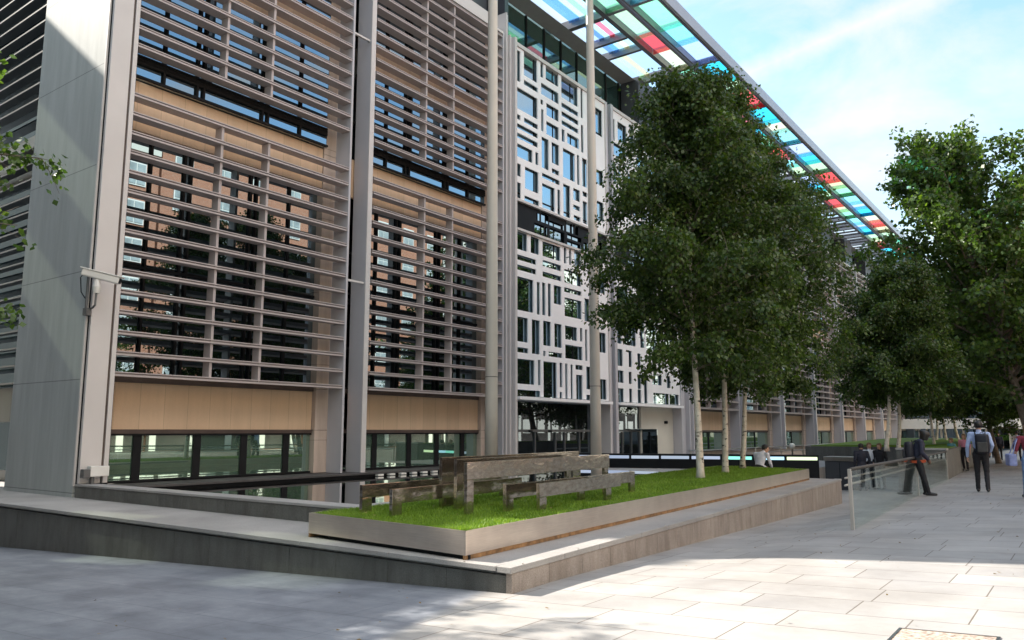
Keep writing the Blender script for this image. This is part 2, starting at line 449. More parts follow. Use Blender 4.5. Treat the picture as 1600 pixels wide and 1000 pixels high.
# ------------------------------------------------------------------ ground shape
def zg(x, y):
    xx = max(-25., min(.6, x)); s = x + .05 * (y - 14)
    w = min(1., max(0., (-3.3 - s) / 1.5)); w = w * w * (3 - 2 * w)
    return .046 * (xx + 4.97) - .004 * min(60., max(0., y - 8)) - w * min(.45, max(0., .0187 * (y - 7.5)))
# ------------------------------------------------------------------ setting: ground, terrace, pool
def build_pavement():
    xs = list(np.arange(-26, -7, 1.5)) + list(np.arange(-7, 2.01, .25)) + [4, 8, 14, 30, 60]
    ys = list(np.arange(-20, 4, 3)) + list(np.arange(4, 40, .6)) + list(np.arange(40, 130, 4)) + [180, 260, 500, 900]
    xs = [-900, -300, -90, -45] + xs + [150, 400, 900]; ys = [-900, -200, -60] + ys
    V = [(x, y, zg(x, y)) for y in ys for x in xs]; nx = len(xs)
    F = [(j * nx + i, j * nx + i + 1, (j + 1) * nx + i + 1, (j + 1) * nx + i) for j in range(len(ys) - 1) for i in range(nx - 1)]
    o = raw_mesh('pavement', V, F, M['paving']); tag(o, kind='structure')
build_pavement()
#xs_ = list(np.arange(-26, -5.2, .8)) + [-5.25]; ys_ = list(np.arange(-12, 6.9, 1.)) + [6.85]
#side = raw_mesh('side_street', [(x - .35 * (6.8 - y) * (x > -6), y, zg(x, y) + .004) for y in ys_ for x in xs_], [(j * len(xs_) + i, j * len(xs_) + i + 1, (j + 1) * len(xs_) + i + 1, (j + 1) * len(xs_) + i) for j in range(len(ys_) - 1) for i in range(len(xs_) - 1)], M['side_paving']); tag(side, kind='structure')
SK = -.063                                    # the street line leans this much away from the facade line
def wx(y, x0=-4.96): return x0 + SK * (y - 6.74)   # street side of the wall at y
# terrace the planter and the pool stand on
t = MB()
t.hexa([(-26, 6.86, -.9), (-5.10, 6.86, -.9), (wx(24.6) - .14, 24.6, -.9), (-26, 24.6, -.9), (-26, 6.86, .262), (-5.10, 6.86, .262), (wx(24.6) - .14, 24.6, .262), (-26, 24.6, .262)])
tag(t.build('terrace', M['coping']), kind='structure')
# low granite wall in two legs
wall = thing('granite_wall', 'low grey granite retaining wall turning the corner below the steel planter', 'wall', (-4.96, 6.74, 0))
def panels_x(x0, x1, y0, y1, z0, z1, step, mb):
    n = max(1, round((x1 - x0) / step)); 
    for i in range(n):
        a = x0 + (x1 - x0) * i / n; b = x0 + (x1 - x0) * (i + 1) / n
        mb.box(a + .003, b - .003, y0, y1, z0, z1)
mb = MB(); panels_x(-25.7, -4.985, 6.79, 6.855, -1.0, .172, .92, mb); mb.build('front_face', M['dark_granite'], wall, .004)
mb = MB(); panels_x(-25.7, -5.16, 6.735, 7.05, .212, .266, 1.6, mb); mb.build('coping', M['coping'], wall, .006)
mb = MB()
ya = 6.776
while ya < 24.6:
    yb = min(24.7, ya + .78)
    mb.hexa([(wx(ya) - .09, ya + .003, -1.2), (wx(ya) - .012, ya + .003, -1.2), (wx(yb) - .012, yb - .003, -1.2), (wx(yb) - .09, yb - .003, -1.2),
             (wx(ya) - .09, ya + .003, .203), (wx(ya) - .012, ya + .003, .203), (wx(yb) - .012, yb - .003, .203), (wx(yb) - .09, yb - .003, .203)]); ya = yb
mb.box(-6.5, wx(24.7) - .014, 24.60, 24.7, -1.2, .203)
mb.build('street_face', M['granite'], wall, .004)
mb = MB(); ya = 6.737; wl = [1.15, .9, 1.3, 1.0, 1.2, .85]; k = 0
while ya < 24.6:
    yb = min(24.72, ya + wl[k % 6]); k += 1
    mb.hexa([(wx(ya) - .19, ya + .003, .205), (wx(ya), ya + .003, .205), (wx(yb), yb - .003, .205), (wx(yb) - .19, yb - .003, .205),
             (wx(ya) - .19, ya + .003, .268), (wx(ya), ya + .003, .268), (wx(yb), yb - .003, .268), (wx(yb) - .19, yb - .003, .268)]); ya = yb
mb.build('coping', M['coping'], wall, .006)
mb = MB()
for y in (7.0, 8.25, 9.6, 11.0, 12.4, 13.9): mb.tube([(wx(y) - .02, y, .262), (wx(y) - .02, y, .276)], .012, 8)
mb.tube([(-5.6, 6.755, .26), (-5.6, 6.755, .274)], .012, 8)
mb.build('stud', M['steel'], wall)

# pool: wall, water, ledge along the facade
pw = thing('pool_wall', 'dark granite pool edge stepping up from the terrace beside the stone pier', 'wall', (-13, 8.3, .26))
mb = MB(); panels_x(-17.55, -8.9, 8.215, 8.30, .262, .495, 1.05, mb)
mb.box(-8.98, -8.9, 8.31, 24, .262, .495); mb.build('face', M['dark_granite'], pw, .004)
mb = MB(); panels_x(-17.55, -8.88, 8.2, 8.6, .50, .543, 1.5, mb); mb.box(-9.2, -8.88, 8.605, 24, .50, .543); mb.build('coping', M['coping'], pw, .006)
mb = MB(); mb.box(-17.3, -9.0, 8.5, 24, .265, .335); tag(mb.build('pool_water', M['water']), kind='structure')
lg = thing('stone_ledge', 'dark granite ledge with overflow slots between pool and building windows', 'ledge', (-17.2, 15, .3))
mb = MB(); mb.box(-19.2, -17.12, 8.86, 24.2, .405, .455); mb.build('top_slab', M['wet_granite'], lg, .008)
mb = MB(); mb.box(-19, -17.2, 8.9, 24.2, .26, .404); mb.build('base', M['black'], lg)
for i in range(14):
    mb = MB(); mb.box(-17.19, -17.06, 16.6 + i * .48, 16.82 + i * .48, .35, .403); mb.build('spout_block', M['white_paint'], lg)
# entrance forecourt behind the pool
mb = MB(); mb.box(-19, -9.0, 24.21, 41, -.9, .20); tag(mb.build('forecourt', M['paving']), kind='structure')

# ------------------------------------------------------------------ the office building
XF = -17.5
bld = thing('office_building', 'long modern office building with grey louvre screens, white lattice entrance and coloured glass canopy', 'building', (XF, 50, 0))
Z_L1 = [2.885 + .470 * i for i in range(15)]                 # lower louvre field
Z_L2 = [10.70 + .4535 * i for i in range(15)]                # upper field (to the parapet at 17.2)
def louvre_blade(mb, y0, y1, z):
    prof = [(XF, y0, z), (XF, y0, z + .042), (XF - .09, y0, z + .044), (XF - .09, y0, z + .074), (XF - .012, y0, z + .076), (XF - .012, y0, z + .100), (XF - .36, y0, z + .108), (XF - .36, y0, z + .012)]
    mb.prism(prof, (0, y1 - y0, 0))
def louvre_screen(y0, y1, mull, top=True, extra=0):
    mb = MB()
    zs = Z_L1 + Z_L2 + [Z_L2[-1] + .4535 * (k + 1) for k in range(extra)]
    for z in zs: louvre_blade(mb, y0, y1, z)
    o = mb.build('louvre_screen', M['louvre'], bld)
    mm = MB(); zt = zs[-1]
    for y in mull:
        for a, b in ((2.9, Z_L1[-1]), (Z_L2[0], zt)):
            mm.box(XF - .34, XF - .055, y - .035, y + .035, a, b)
    if mull: mm.build('mullion', M['louvre'], o)
    if top and not extra:
        cp = MB(); cp.box(XF - .5, XF + .02, y0, y1, zt + .14, zt + .24); cp.build('parapet_rail', M['fin_edge'], o)
    e = MB()
    for y in (y1,):
        e.box(XF - .06, XF + .012, y + .002, y + .075, .47, zt + .2); 
        e.box(XF - .62, XF - .063, y + .01, y + .03, .47, zt + .2)
    e.build('end_post', M['fin'], o)
    return o
def window(y0, y1, z0, z1, x, mats, vs, hs, fr=.05, name='window', wide=()):
    """recessed glazing with a frame child; vs/hs are mullion positions"""
    g = MB(); g.box(x - .12, x - .04, y0, y1, z0, z1); o = g.build(name, mats[0], bld)
    f = MB()
    f.box(x - .03, x + .03, y0, y1, z1 - fr, z1); f.box(x - .03, x + .03, y0, y1, z0, z0 + fr)
    for y in vs: f.box(x - .031, x + .031, y - .03, y + .03, z0 + fr, z1 - fr)
    for y, w in wide: f.box(x - .032, x + .0, y - w / 2, y + w / 2, z0 + fr, z1 - fr)
    for z in hs:
        ed = [y0] + sorted(vs) + [y1]
        for a, b in zip(ed, ed[1:]): f.box(x - .028, x + .028, a + .031, b - .031, z - .035, z + .035)
    f.build('window_frame', mats[1], o)
    return o
def stone(y0, y1, z0, z1, x, mat, name='stone_band', back=.6):
    mb = MB(); mb.box(x - back, x, y0, y1, z0, z1); return mb.build(name, M[mat], bld)
def fin_plate(y, x0, x1, z0, z1, th=.17):
    mb = MB(); mb.box(x0, x1 - .03, y, y + th - .01, z0, z1); o = mb.build('fin_column', M['fin'], bld)
    e = MB(); e.box(x1 - .028, x1 + .02, y - .012, y + th, z0, z1); e.build('edge_strip', M['fin_edge'], o)
    return o
XW = XF - .80
def bay(y0, y1, near=True, depth=.62, fin=True, extra=0):
    """louvred bay: screen y0..y1-.7, pilaster, two fins at the far end"""
    ls = y1 - .79
    n = 3 if near else 3
    if near: mull = [y0 + (ls - y0) * .36, y0 + (ls - y0) * .575]
    else: mull = [y0 + (ls - y0) * .36, y0 + (ls - y0) * .6]
    s = louvre_screen(y0, ls, mull, True, extra)
    p0, p1 = ls - .42, ls + .12
    x = XW
    rng = random.Random(int(y0 * 10))
    # ground window, ochre band, big windows, ochre band, upper windows
    w = p0 - y0
    window(y0 - .3, p0 - .02, .476, 1.60, x, ('glass_green' and M['glass_green'], M['dark_frame']), [], [], .045, wide=[(y0 + w * k, .20) for k in (.17, .42, .64, .86)] if near else [(y0 + w * k, .12) for k in (.3, .6)])
    hd = MB(); hd.box(x - .1, x + .045, y0 - .3, p0 - .02, 1.602, 1.70); hd.build('window_head', M['brown_frame'], bld)
    stone(y0 - .3, p0 - .02, 1.702, 2.80, x, 'ochre')
    cp = MB(); cp.box(x - .2, x + .06, y0 - .3, p0 - .02, 2.802, 2.93); cp.build('sill_band', M['brown_frame'], bld)
    vs = [y0 + w * k for k in (.155, .30, .33, .62, .65, .83)] if near else [y0 + w * k for k in (.33, .66)]
    window(y0 - .3, p0 - .02, 2.932, 8.93, x - .05, (M['glass'], M['dark_frame']), vs, [5.6, 5.9], .06)
    stone(y0 - .3, p0 - .02, 8.932, 10.17, x + .1, 'ochre')
    window(y0 - .02, p0 - .02, 10.172, 13.2, XF - .50, (M['glass'], M['dark_frame']), vs, [10.56, 10.64, 10.72], .06)
    stone(y0 - .02, p0 - .02, 13.202, 14.1, XF - .52, 'ochre')
    window(y0 - .02, p0 - .02, 14.102, 17.1, XF - .50, (M['glass'], M['dark_frame']), vs, [15.0], .1)
    st = MB()
    for a, b in ((.47, 1.68), (1.69, 2.87), (2.88, 5.74), (5.75, 8.93), (8.94, 10.0), (10.01, 13.0), (13.01, 17.25)):
        st.box(XF - 1.4, XF - .66, p0, p1, a, b)
    st.build('pilaster', M['pier_stone'], bld, .006)
    if fin:
        fin_plate(y1 - .02, XF - depth, XF + .02, .40, 18.2 if near else 17.9)
        for z in (6.1, 13.95):
            br = MB(); br.box(XF - .12, XF - .05, y1 - .71, y1 - .025, z, z + .06); br.build('bracket', M['fin_edge'], bld)
        # slot of glazing between the two fins
        window(p1 + .01, y1 + .22, 2.9, 8.93, x - .05, (M['glass'], M['dark_frame']), [], [4.2, 5.7, 7.2], .06)
        window(p1 + .01, y1 + .22, 10.2, 17.1, x - .05, (M['glass'], M['dark_frame']), [], [11.5, 13.0, 14.5, 16], .06)
        stone(p1 + .01, y1 + .22, 1.702, 2.898, x, 'ochre'); stone(p1 + .01, y1 + .22, 8.932, 10.198, x, 'ochre')
        window(p1 + .01, y1 + .22, .59, 1.70, x, (M['glass_green'], M['dark_frame']), [], [], .05)
bay(8.86, 16.30, extra=12)
bay(16.55, 24.02, fin=False)
# corner pier: stone end wall, posts with dark joints, facing the street and the side street
mb = MB(); mb.box(-21.05, -17.66, 8.205, 8.9, .2, 26); mb.build('end_wall', M['pale_stone'], bld, .01)
mb = MB(); mb.box(-17.655, -17.60, 8.19, 8.9, .5, 26); mb.build('corner_trim', M['fin_edge'], bld)
mb = MB(); mb.box(-17.595, -17.56, 8.23, 8.9, .5, 26); mb.build('corner_joint', M['dark_frame'], bld)
mb = MB(); mb.box(-17.60 + .045, -17.47, 8.24, 8.69, .55, 26); mb.build('corner_post', M['fin_edge'], bld, .006)
mb = MB(); mb.box(-17.56, -17.49, 8.695, 8.735, .66, 26); mb.build('corner_joint', M['brown_frame'], bld)
mb = MB(); mb.box(-17.62, -17.46, 8.74, 8.84, .55, 26); mb.build('corner_trim', M['fin_edge'], bld)
# side elevation behind the end wall: louvres running along the side street
def side_louvres():
    mb = MB()
    for k in range(44):
        z = 2.9 + .47 * k
        if 9.6 < z < 10.6: continue
        y = 9.0
        mb.prism([(-21.06, y, z), (-21.06, y + .30, z + .03), (-21.06, y + .30, z + .085), (-21.06, y, z + .045)], (-16, 0, 0))
        mb.box(-21.10, -21.052, y - .02, y + .16, z - .02, z + .08)
    mb.build('louvre_screen', M['charcoal'], bld)
    w = MB(); w.box(-36, -20.2, 9.5, 9.7, .59, 8.9); w.box(-36, -20.2, 9.5, 9.7, 10.2, 24); w.build('window', M['glass'], bld)
    w = MB(); w.box(-36, -20.2, 9.4, 9.7, 8.91, 10.19); w.build('stone_band', M['cream'], bld)
    w = MB(); w.box(-36, -20.2, 9.35, 9.7, 1.9, 2.85); w.build('stone_band', M['charcoal'], bld)
side_louvres()
# main mass behind everything (closes the sky and casts the building's shadow)
mb = MB(); mb.box(-36, XF - 1.41, 9.75, 108, -3., 17.3); mb.build('core', M['charcoal'], bld)
mb = MB(); mb.box(XF - 1.4, XF - .95, 40.5, 106, -3., .585); mb.build('plinth', M['pier_stone'], bld)
mb = MB(); mb.box(-36, -19.3, 9.75, 23.5, 17.31, 25); mb.build('roof_storey', M['charcoal'], bld)
mb = MB(); mb.box(-36, -19.3, 23.6, 108, 17.31, 20.0); mb.build('roof_storey', M['charcoal'], bld)
mb = MB(); mb.box(XF - 1.4, XF - .53, 8.9, 23.4, 17.1, 17.29); mb.build('roof_deck', M['soffit'], bld)

# ---- column group between bay 2 and the entrance
for (a, b, x1, mt) in ((23.44, 23.50, XF + .02, 'fin_edge'), (23.51, 23.68, XF - .08, 'fin'), (23.69, 23.74, XF + .03, 'fin_edge'), (23.75, 23.92, XF - .05, 'fin'), (23.925, 24.06, XF + .10, 'fin_edge')):
    mb = MB(); mb.box(XF - .9, x1, a, b, .5, 17.35 if a > 23.6 else 18.2); mb.build('column', M[mt], bld)
mb = MB(); mb.box(XF - 1.4, XF - .3, 23.76, 24.0, 17.352, 20.2); mb.build('roof_post', M['charcoal'], bld)
mb = MB(); mb.box(XF - .95, XF - .55, 20.0, 23.43, 17.30, 18.2); mb.build('upstand', M['fin_edge'], bld)
mb = MB(); mb.box(XF - 1.35, XF - .96, 18.0, 23.4, 17.30, 21.5); mb.build('plant_screen', M['charcoal'], bld)

# ---- white lattice over the entrance
LAT3 = [(24.08,24.38,15.66,16.88),(24.72,25.58,16.08,17.06),(25.92,26.04,16.46,17.02),(26.32,27.22,16.5,17.06),(27.54,28.82,16.14,17.06),(29.16,29.24,15.74,17.1),(24.72,25.62,15.72,15.72),(24.08,25.6,14.5,15.3),(25.96,27.22,15.72,16.12),(25.92,26.02,15.28,15.36),(25.96,26.04,14.1,14.96),(26.36,27.22,14.92,15.36),(26.34,27.22,14.08,14.56),(27.54,28.84,15.74,15.76),(27.54,28.84,15.36,15.34),(27.54,28.84,14.92,14.96),(24.08,24.38,14.1,14.12),(24.72,25.62,14.12,14.12),(24.08,25.6,13.72,13.72),(24.08,25.6,13.34,13.32),(27.98,28.88,14.18,14.56),(24.08,25.22,12.5,12.94),(25.52,25.64,12.52,12.96),(25.98,26.42,12.52,13.76),(26.74,27.22,12.94,13.76),(27.62,28.5,12.56,13.76),(28.78,28.88,12.52,13.8),(29.22,29.54,12.56,13.78),(26.74,27.22,12.52,12.58),(26,27.24,12.12,12.16),(24.08,24.4,11.7,12.12),(24.78,25.64,11.32,12.12),(24.08,24.4,10.8,11.34),(26,26.86,10.82,11.76),(27.16,27.28,10.74,11.78),(27.62,28.08,10.82,12.16),(28.44,28.9,11.74,12.18),(28.42,28.9,11.34,11.4),(29.22,29.54,12.18,12.16),(29.22,29.52,10.86,11.78),(24.74,25.68,10.8,10.92),(28.46,28.92,10.84,10.96),(27.54,27.68,14.14,14.6),(29.16,29.26,14.12,15.32),(24.14,24.82,8.74,9.36),(25.16,25.66,8.76,9.34),(26,27.24,8.78,9.3),(27.62,27.72,8.76,9.36),(28.04,28.12,8.76,9.36),(28.46,28.9,8.8,9.38),(24.24,25.44,8.34,8.4),(24.24,25.44,7.94,8),(26,27.3,8.36,8.52),(26,27.3,7.94,8.02),(27.64,28.92,7.94,8.42),(24.14,25.24,6.34,7.56),(25.58,25.7,6.32,7.54),(25.96,26.1,6.34,7.58),(26.38,26.5,6.34,7.6),(26.82,27.3,6.92,7.6),(27.62,28.92,7.58,7.58),(27.64,28.92,6.5,7.2),(29.26,29.6,6.46,7.38),(24.16,24.86,5.12,5.98),(25.22,25.68,4.72,5.98),(26.02,26.48,5.12,6.02),(26.84,27.3,5.12,6),(27.66,28.52,5.52,6),(28.86,28.96,5.54,6.02),(29.28,29.36,4.72,6),(24.16,24.88,4.7,4.8),(26.02,26.08,4.68,4.8),(26.4,27.32,4.72,4.78),(27.66,28.94,4.72,5.2),(24.18,25.3,3.5,4.36),(25.64,25.72,3.5,4.4),(26.02,26.9,3,4.38),(27.22,27.32,3.5,4.4),(27.2,27.3,3,3.2),(27.64,27.72,3,4.4),(28.06,28.14,3,4.38),(28.46,28.96,4.3,4.4),(28.5,28.92,2.98,3.98),(29.34,29.6,3.5,4.38),(24.2,25.7,2.98,3.18),(29.32,29.58,3,3.16)]
LAT4 = [(32.13,32.63,3.93,4.4),(33.24,33.45,3.92,4.39),(34.12,34.43,3.72,4.27),(34.8,35.06,3.02,4.26),(35.73,36.72,4.0,4.39),(37.38,37.73,3.9,4.42),(32.12,32.62,2.97,3.57),(33.25,33.46,2.99,3.59),(34.11,34.4,3.0,3.59),(35.79,37.5,3.06,3.5),(37.66,38.7,3.06,3.5),(35.75,36.07,4.7,5.3),(36.41,36.68,4.7,5.54),(33.27,33.49,4.72,5.4),(34.17,34.42,4.72,5.34),(32.16,32.59,4.71,5.4),(32.0,32.22,15.6,16.59),(32.61,33.43,15.75,16.61),(33.85,34.25,15.75,16.89),(32.06,33.34,14.9,15.42)]
rl = random.Random(5)
z = 5.75
while z < 16.6:
    h = rl.choice([.35, .9, 1.15, .6]); y = 32.15
    while y < 38.4:
        w = rl.choice([.15, .15, .35, .7, 1.1])
        if y + w < 38.6 and rl.random() < .85 and not (z + h > 14.6 and y < 34.4) and not (9.2 < z + h / 2 < 10.9) and not (z + h > 16.7):
            LAT4.append((y, y + w, z, z + h * rl.choice([1, 1, .85])))
        y += w + rl.choice([.2, .28, .36])
    z += h + .26
def lattice(y0, y1, z0, z1, holes, x1, th, mat, name, par):
    """plate with rectangular openings, as one shell (front, back, reveals)"""
    q = lambda v: round(v, 2)
    H = []
    for a, b, c, d in holes:
        if d - c < .11: m_ = (c + d) / 2; c, d = m_ - .055, m_ + .055
        H.append((q(max(a - .05, y0)), q(min(b + .05, y1)), q(max(c - .05, z0)), q(min(d + .05, z1))))
    ys = sorted({y0, y1} | {h[0] for h in H} | {h[1] for h in H}); zs = sorted({z0, z1} | {h[2] for h in H} | {h[3] for h in H})
    ny, nz = len(ys) - 1, len(zs) - 1
    S = np.ones((ny, nz), bool)
    for i in range(ny):
        cy = (ys[i] + ys[i + 1]) / 2
        for j in range(nz):
            cz = (zs[j] + zs[j + 1]) / 2
            for h in H:
                if h[0] < cy < h[1] and h[2] < cz < h[3]: S[i, j] = False; break
    mb = MB(); x0 = x1 - th
    for j in range(nz):
        i = 0
        while i < ny:
            if S[i, j]:
                k = i
                while k < ny and S[k, j]: k += 1
                a, b, c, d = ys[i], ys[k], zs[j], zs[j + 1]
                mb.quad((x1, a, c), (x1, b, c), (x1, b, d), (x1, a, d)); mb.quad((x0, b, c), (x0, a, c), (x0, a, d), (x0, b, d))
                mb.quad((x0, a, c), (x1, a, c), (x1, a, d), (x0, a, d)); mb.quad((x1, b, c), (x0, b, c), (x0, b, d), (x1, b, d))
                i = k
            else: i += 1
        for i in range(ny):
            if S[i, j]:
                a, b = ys[i], ys[i + 1]
                if j == 0 or not S[i, j - 1]: mb.quad((x0, a, zs[j]), (x0, b, zs[j]), (x1, b, zs[j]), (x1, a, zs[j]))
                if j == nz - 1 or not S[i, j + 1]: mb.quad((x1, a, zs[j + 1]), (x1, b, zs[j + 1]), (x0, b, zs[j + 1]), (x0, a, zs[j + 1]))
    me_o = mb.build(name, mat, par)
    return me_o
def entrance_bay(y0, y1, holes, band):
    a = [h for h in holes if h[3] < 9.45]; b = [h for h in holes if h[2] > 10.6]
    o = lattice(y0, y1, 3.0, 9.42, a, XF, .05, M['lattice'], 'lattice_screen', bld)
    o2 = lattice(y0, y1, 10.70, 17.06, b, XF, .05, M['lattice'], 'lattice_screen', bld)
    for z, h, x in ((9.43, .09, .10), (10.60, .09, .10), (17.07, .15, .06)):
        r = MB(); r.box(XF - .48, XF + x, y0, y1, z, z + h); r.build('ledge', M['fin_edge'], bld)
    if band: lattice(y0, y1, 9.53, 10.59, band, XF - .02, .03, M['black'], 'dark_lattice', bld)
    c = MB(); c.box(XF - .6, XF + .22, y0 - .02, y1 - .02, 2.84, 2.96); c.build('door_canopy', M['lattice'], bld)
    xg = XF - .12
    n = 5; vs = [y0 + (y1 - y0) * k / n for k in range(1, n)]
    g = MB(); g.box(xg - .1, xg, y0 - .05, y1, 2.97, 17.05); go = g.build('window', M['lattice_glass'], bld)
    f = MB()
    for y in vs: f.box(xg + .002, xg + .02, y - .02, y + .02, 2.97, 17.05)
    for z in (4.55, 6.1, 7.72, 11.0, 12.3, 13.9, 15.5): 
        ed = [y0] + vs + [y1]
        for p, q_ in zip(ed, ed[1:]): f.box(xg + .002, xg + .018, p + .021, q_ - .021, z - .03, z + .03)
    f.build('window_frame', M['dark_frame'], go)
BAND3 = [(25.45,26.04,9.56,9.96),(26.58,27.6,9.6,9.99),(27.87,28.36,10.2,10.55),(25.94,26.39,10.2,10.5),(26.55,27.61,10.2,10.29),(27.94,28.99,9.93,10.02),(27.93,28.98,9.6,9.72),(28.58,28.74,10.2,10.55),(25.6,25.75,10.2,10.4),(29.3,29.6,9.7,9.9),(26.2,26.3,9.6,9.95),(29.9,30.8,9.7,10.2)]
LAT3 += [(29.8,30.3,a,b) for a,b in ((3.1,4.3),(4.8,5.9),(6.5,7.3),(11,11.8),(12.6,13.7),(14.2,15.2))] + [(30.45,31.0,a,b) for a,b in ((3.1,3.9),(5.2,6.0),(7.9,8.8),(11.3,12.1),(13.0,13.6),(15.4,16.6))]
entrance_bay(24.08, 31.25, LAT3, BAND3)
entrance_bay(32.0, 38.9, LAT4, BAND3 and [(a + 8, b + 8, c, d) for a, b, c, d in BAND3 if b < 31])
# return panel with shelves and paired fins between the two lattice bays
mb = MB(); mb.box(XF - .5, XF + .05, 31.26, 31.34, .2, 17.1); mb.build('column', M['fin_edge'], bld)
mb = MB(); mb.box(XF - .55, XF + .02, 31.36, 31.52, .2, 17.25); mb.build('fin_column', M['fin'], bld)
mb = MB(); mb.box(XF - .5, XF + .08, 31.75, 31.98, .2, 17.25); mb.build('fin_column', M['fin'], bld)
for a, b, x1 in ((38.92, 39.3, .05), (39.31, 39.75, -.1), (39.76, 39.9, .12), (39.91, 40.3, -.04), (40.31, 40.45, .1)):
    mb = MB(); mb.box(XF - .8, XF + x1, a, b, .2, 17.3); mb.build('column', M['fin'], bld)
# doors: dark glazed screen with a header, lit lobby lamps, stone return at the far side
xg = XF - .55
g = MB(); g.box(xg - .06, xg, 24.1, 35.2, .2, 2.83); dr = g.build('entrance_door', M['door_glass'], bld)
f = MB(); f.box(xg + .002, xg + .07, 24.1, 31.2, 1.62, 1.72); f.box(xg + .002, xg + .07, 32.0, 35.2, 1.62, 1.72)
for y in (24.12, 24.9, 26.1, 27.6, 28.3, 29.5, 30.6, 32.1, 33.4, 34.3, 35.15): f.box(xg + .002, xg + .06, y - .025, y + .025, .2, 1.61)
f.build('door_frame', M['cctv_grey'], dr)
sb = MB()
for y in (25.6, 27.0): sb.box(xg + .071, xg + .14, y, y + .2, 1.60, 1.69)
sb.build('door_sensor', M['black'], dr)
mb = MB(); mb.box(xg - .3, xg + .1, 35.25, 38.9, .2, 2.83); mb.build('stone_wall', M['cream'], bld)
mb = MB(); mb.box(xg + .08, xg + .9, 35.3, 35.36, .2, 1.75); mb.box(xg + .08, xg + .14, 33.9, 35.29, 1.70, 1.76); mb.build('door_leaf', M['door_glass'], bld)
mb = MB(); mb.tube([(xg + .25, 37.9, 2.1), (xg + .1, 37.9, 2.1)], .08, 10); mb.build('wall_lamp', M['black'], bld)
# ---- bays beyond the entrance
yb = [40.5, 48.3, 56.3, 64.3, 72.6, 80.8, 88.9, 97.0, 105.2]
for a, b in zip(yb, yb[1:]): bay(a + .25, b, near=False, depth=1.05)
# dark boxes and glazing of the set-back floor
gl = MB(); gl.box(-18.95, -18.86, 23.6, 106, 17.32, 20.05); go = gl.build('upper_glazing', M['glass_atrium'], bld)
y = 23.9
while y < 105:
    f = MB(); f.box(-18.858, -18.80, y - .03, y + .03, 17.32, 20.0); y += 1.42; f.build('mullion', M['dark_frame'], go)
for y in (35.4, 44.5, 53, 62.5, 70.0, 78.2, 86.5, 95):
    mb = MB(); mb.box(-18.79, -17.75, y, y + 2.6, 17.35, 20.1); mb.build('roof_box', M['charcoal'], bld)
    mb = MB(); mb.box(-18.79, -17.74, y, y + 2.6, 17.1, 17.34); mb.build('upstand', M['fin_edge'], bld)

# ---- coloured glass canopy
can = MB()
ZC = 20.05
yk = [21.95 + 7.06 * k for k in range(0, 12)]
can.box(-13.42, -13.30, 23.7, 100, ZC - .05, ZC + .50)              # outer edge beam
co = can.build('canopy', M['canopy_edge'], bld)
fr = MB()
for x, w in ((-13.55, .10), (-14.80, .09), (-15.02, .09), (-16.10, .22)): fr.box(x - w / 2, x + w / 2, 23.7, 100, ZC + .0, ZC + .34)
for y in yk:
    if y < 23: continue
    fr.box(-18.8, -16.22, y - .14, y + .14, ZC - .06, ZC + .36)
    for a, b in ((-15.98, -15.07), (-14.75, -13.61)): fr.box(a, b, y - .09, y + .09, ZC + .02, ZC + .30)
    fr.box(-18.8, -16.22, y + 2.15, y + 2.33, ZC - .03, ZC + .34); fr.box(-18.8, -16.22, y + 3.6, y + 3.78, ZC - .03, ZC + .34)
fr.build('canopy_beam', M['canopy_metal'], co)
sf = MB(); sf.box(-18.8, -17.95, 23.7, 100, ZC - .08, ZC - .062); sf.build('soffit', M['soffit'], co)
PAL = {'mint': (.42, .86, .58), 'sage': (.58, .78, .56), 'sky': (.38, .84, .93), 'lav': (.58, .68, .94), 'cyan': (.08, .72, .94), 'red': (.88, .13, .14), 'cream': (.82, .82, .62), 'olive': (.72, .70, .48), 'pink': (.86, .28, .36), 'clear': (.62, .86, .94), 'blue': (.20, .46, .78), 'steelblue': (.20, .36, .58)}
PM = {k: mat_tinted('tint_' + k, tuple(x * .95 + y_ * .05 for x, y_ in zip(v, (.75, .9, .88)))) for k, v in PAL.items()}
rc = random.Random(11)
rows = {1: [('cream', 'mint', 'sky'), ('mint', 'sky', 'lav'), ('cyan', 'sage', 'red'), ('cyan', 'cream', 'sky'), ('lav', 'cyan', 'sage'), ('red', 'olive', 'mint'), ('sky', 'lav', 'cyan'), ('cream', 'red', 'olive'), ('sage', 'sky', 'mint'), ('red', 'mint', 'cyan'), ('sky', 'cream', 'lav')],
        2: [('cyan', 'cyan', 'mint'), ('sage', 'red', 'cream'), ('mint', 'sky', 'lav'), ('pink', 'cyan', 'mint'), ('red', 'sky', 'sage'), ('lav', 'cyan', 'sage'), ('red', 'olive', 'mint'), ('sky', 'lav', 'cyan'), ('sage', 'cream', 'red'), ('cyan', 'mint', 'sky'), ('lav', 'red', 'sage')]}
def pane(x0, x1, y0, y1, mat, d=.30):
    mb = MB(); z = ZC + .30
    mb.box(x0, x1, y0, y1, z, z + .025)
    mb.box(x0, x1, y1 - .02, y1, z - d, z - .002)
    mb.build('glass_pane', mat, co)
npane = 0
for k in range(11):
    y = yk[k] if yk[k] > 23 else 23.6 - .0
    cuts = [(.12, 2.75), (2.95, 4.55), (4.75, 6.95)]
    if yk[k] < 23: cuts = [(.05, 1.6), (1.8, 3.4), (3.6, 5.2)]
    for r, (x0, x1) in ((1, (-14.74, -13.61)), (2, (-15.97, -15.08))):
        for c, nm in zip(cuts, rows[r][k]): pane(x0, x1, y + c[0], y + c[1], PM[nm]); npane += 1
inner = [('blue', 'blue', 'clear', 'mint', 'clear', 'mint'), ('lav', 'steelblue', 'clear', 'pink', 'clear', 'sky'), ('steelblue', 'blue', 'clear', 'cream', 'clear', 'clear'), ('sage', 'olive', 'clear', 'mint', 'clear', 'sky')]
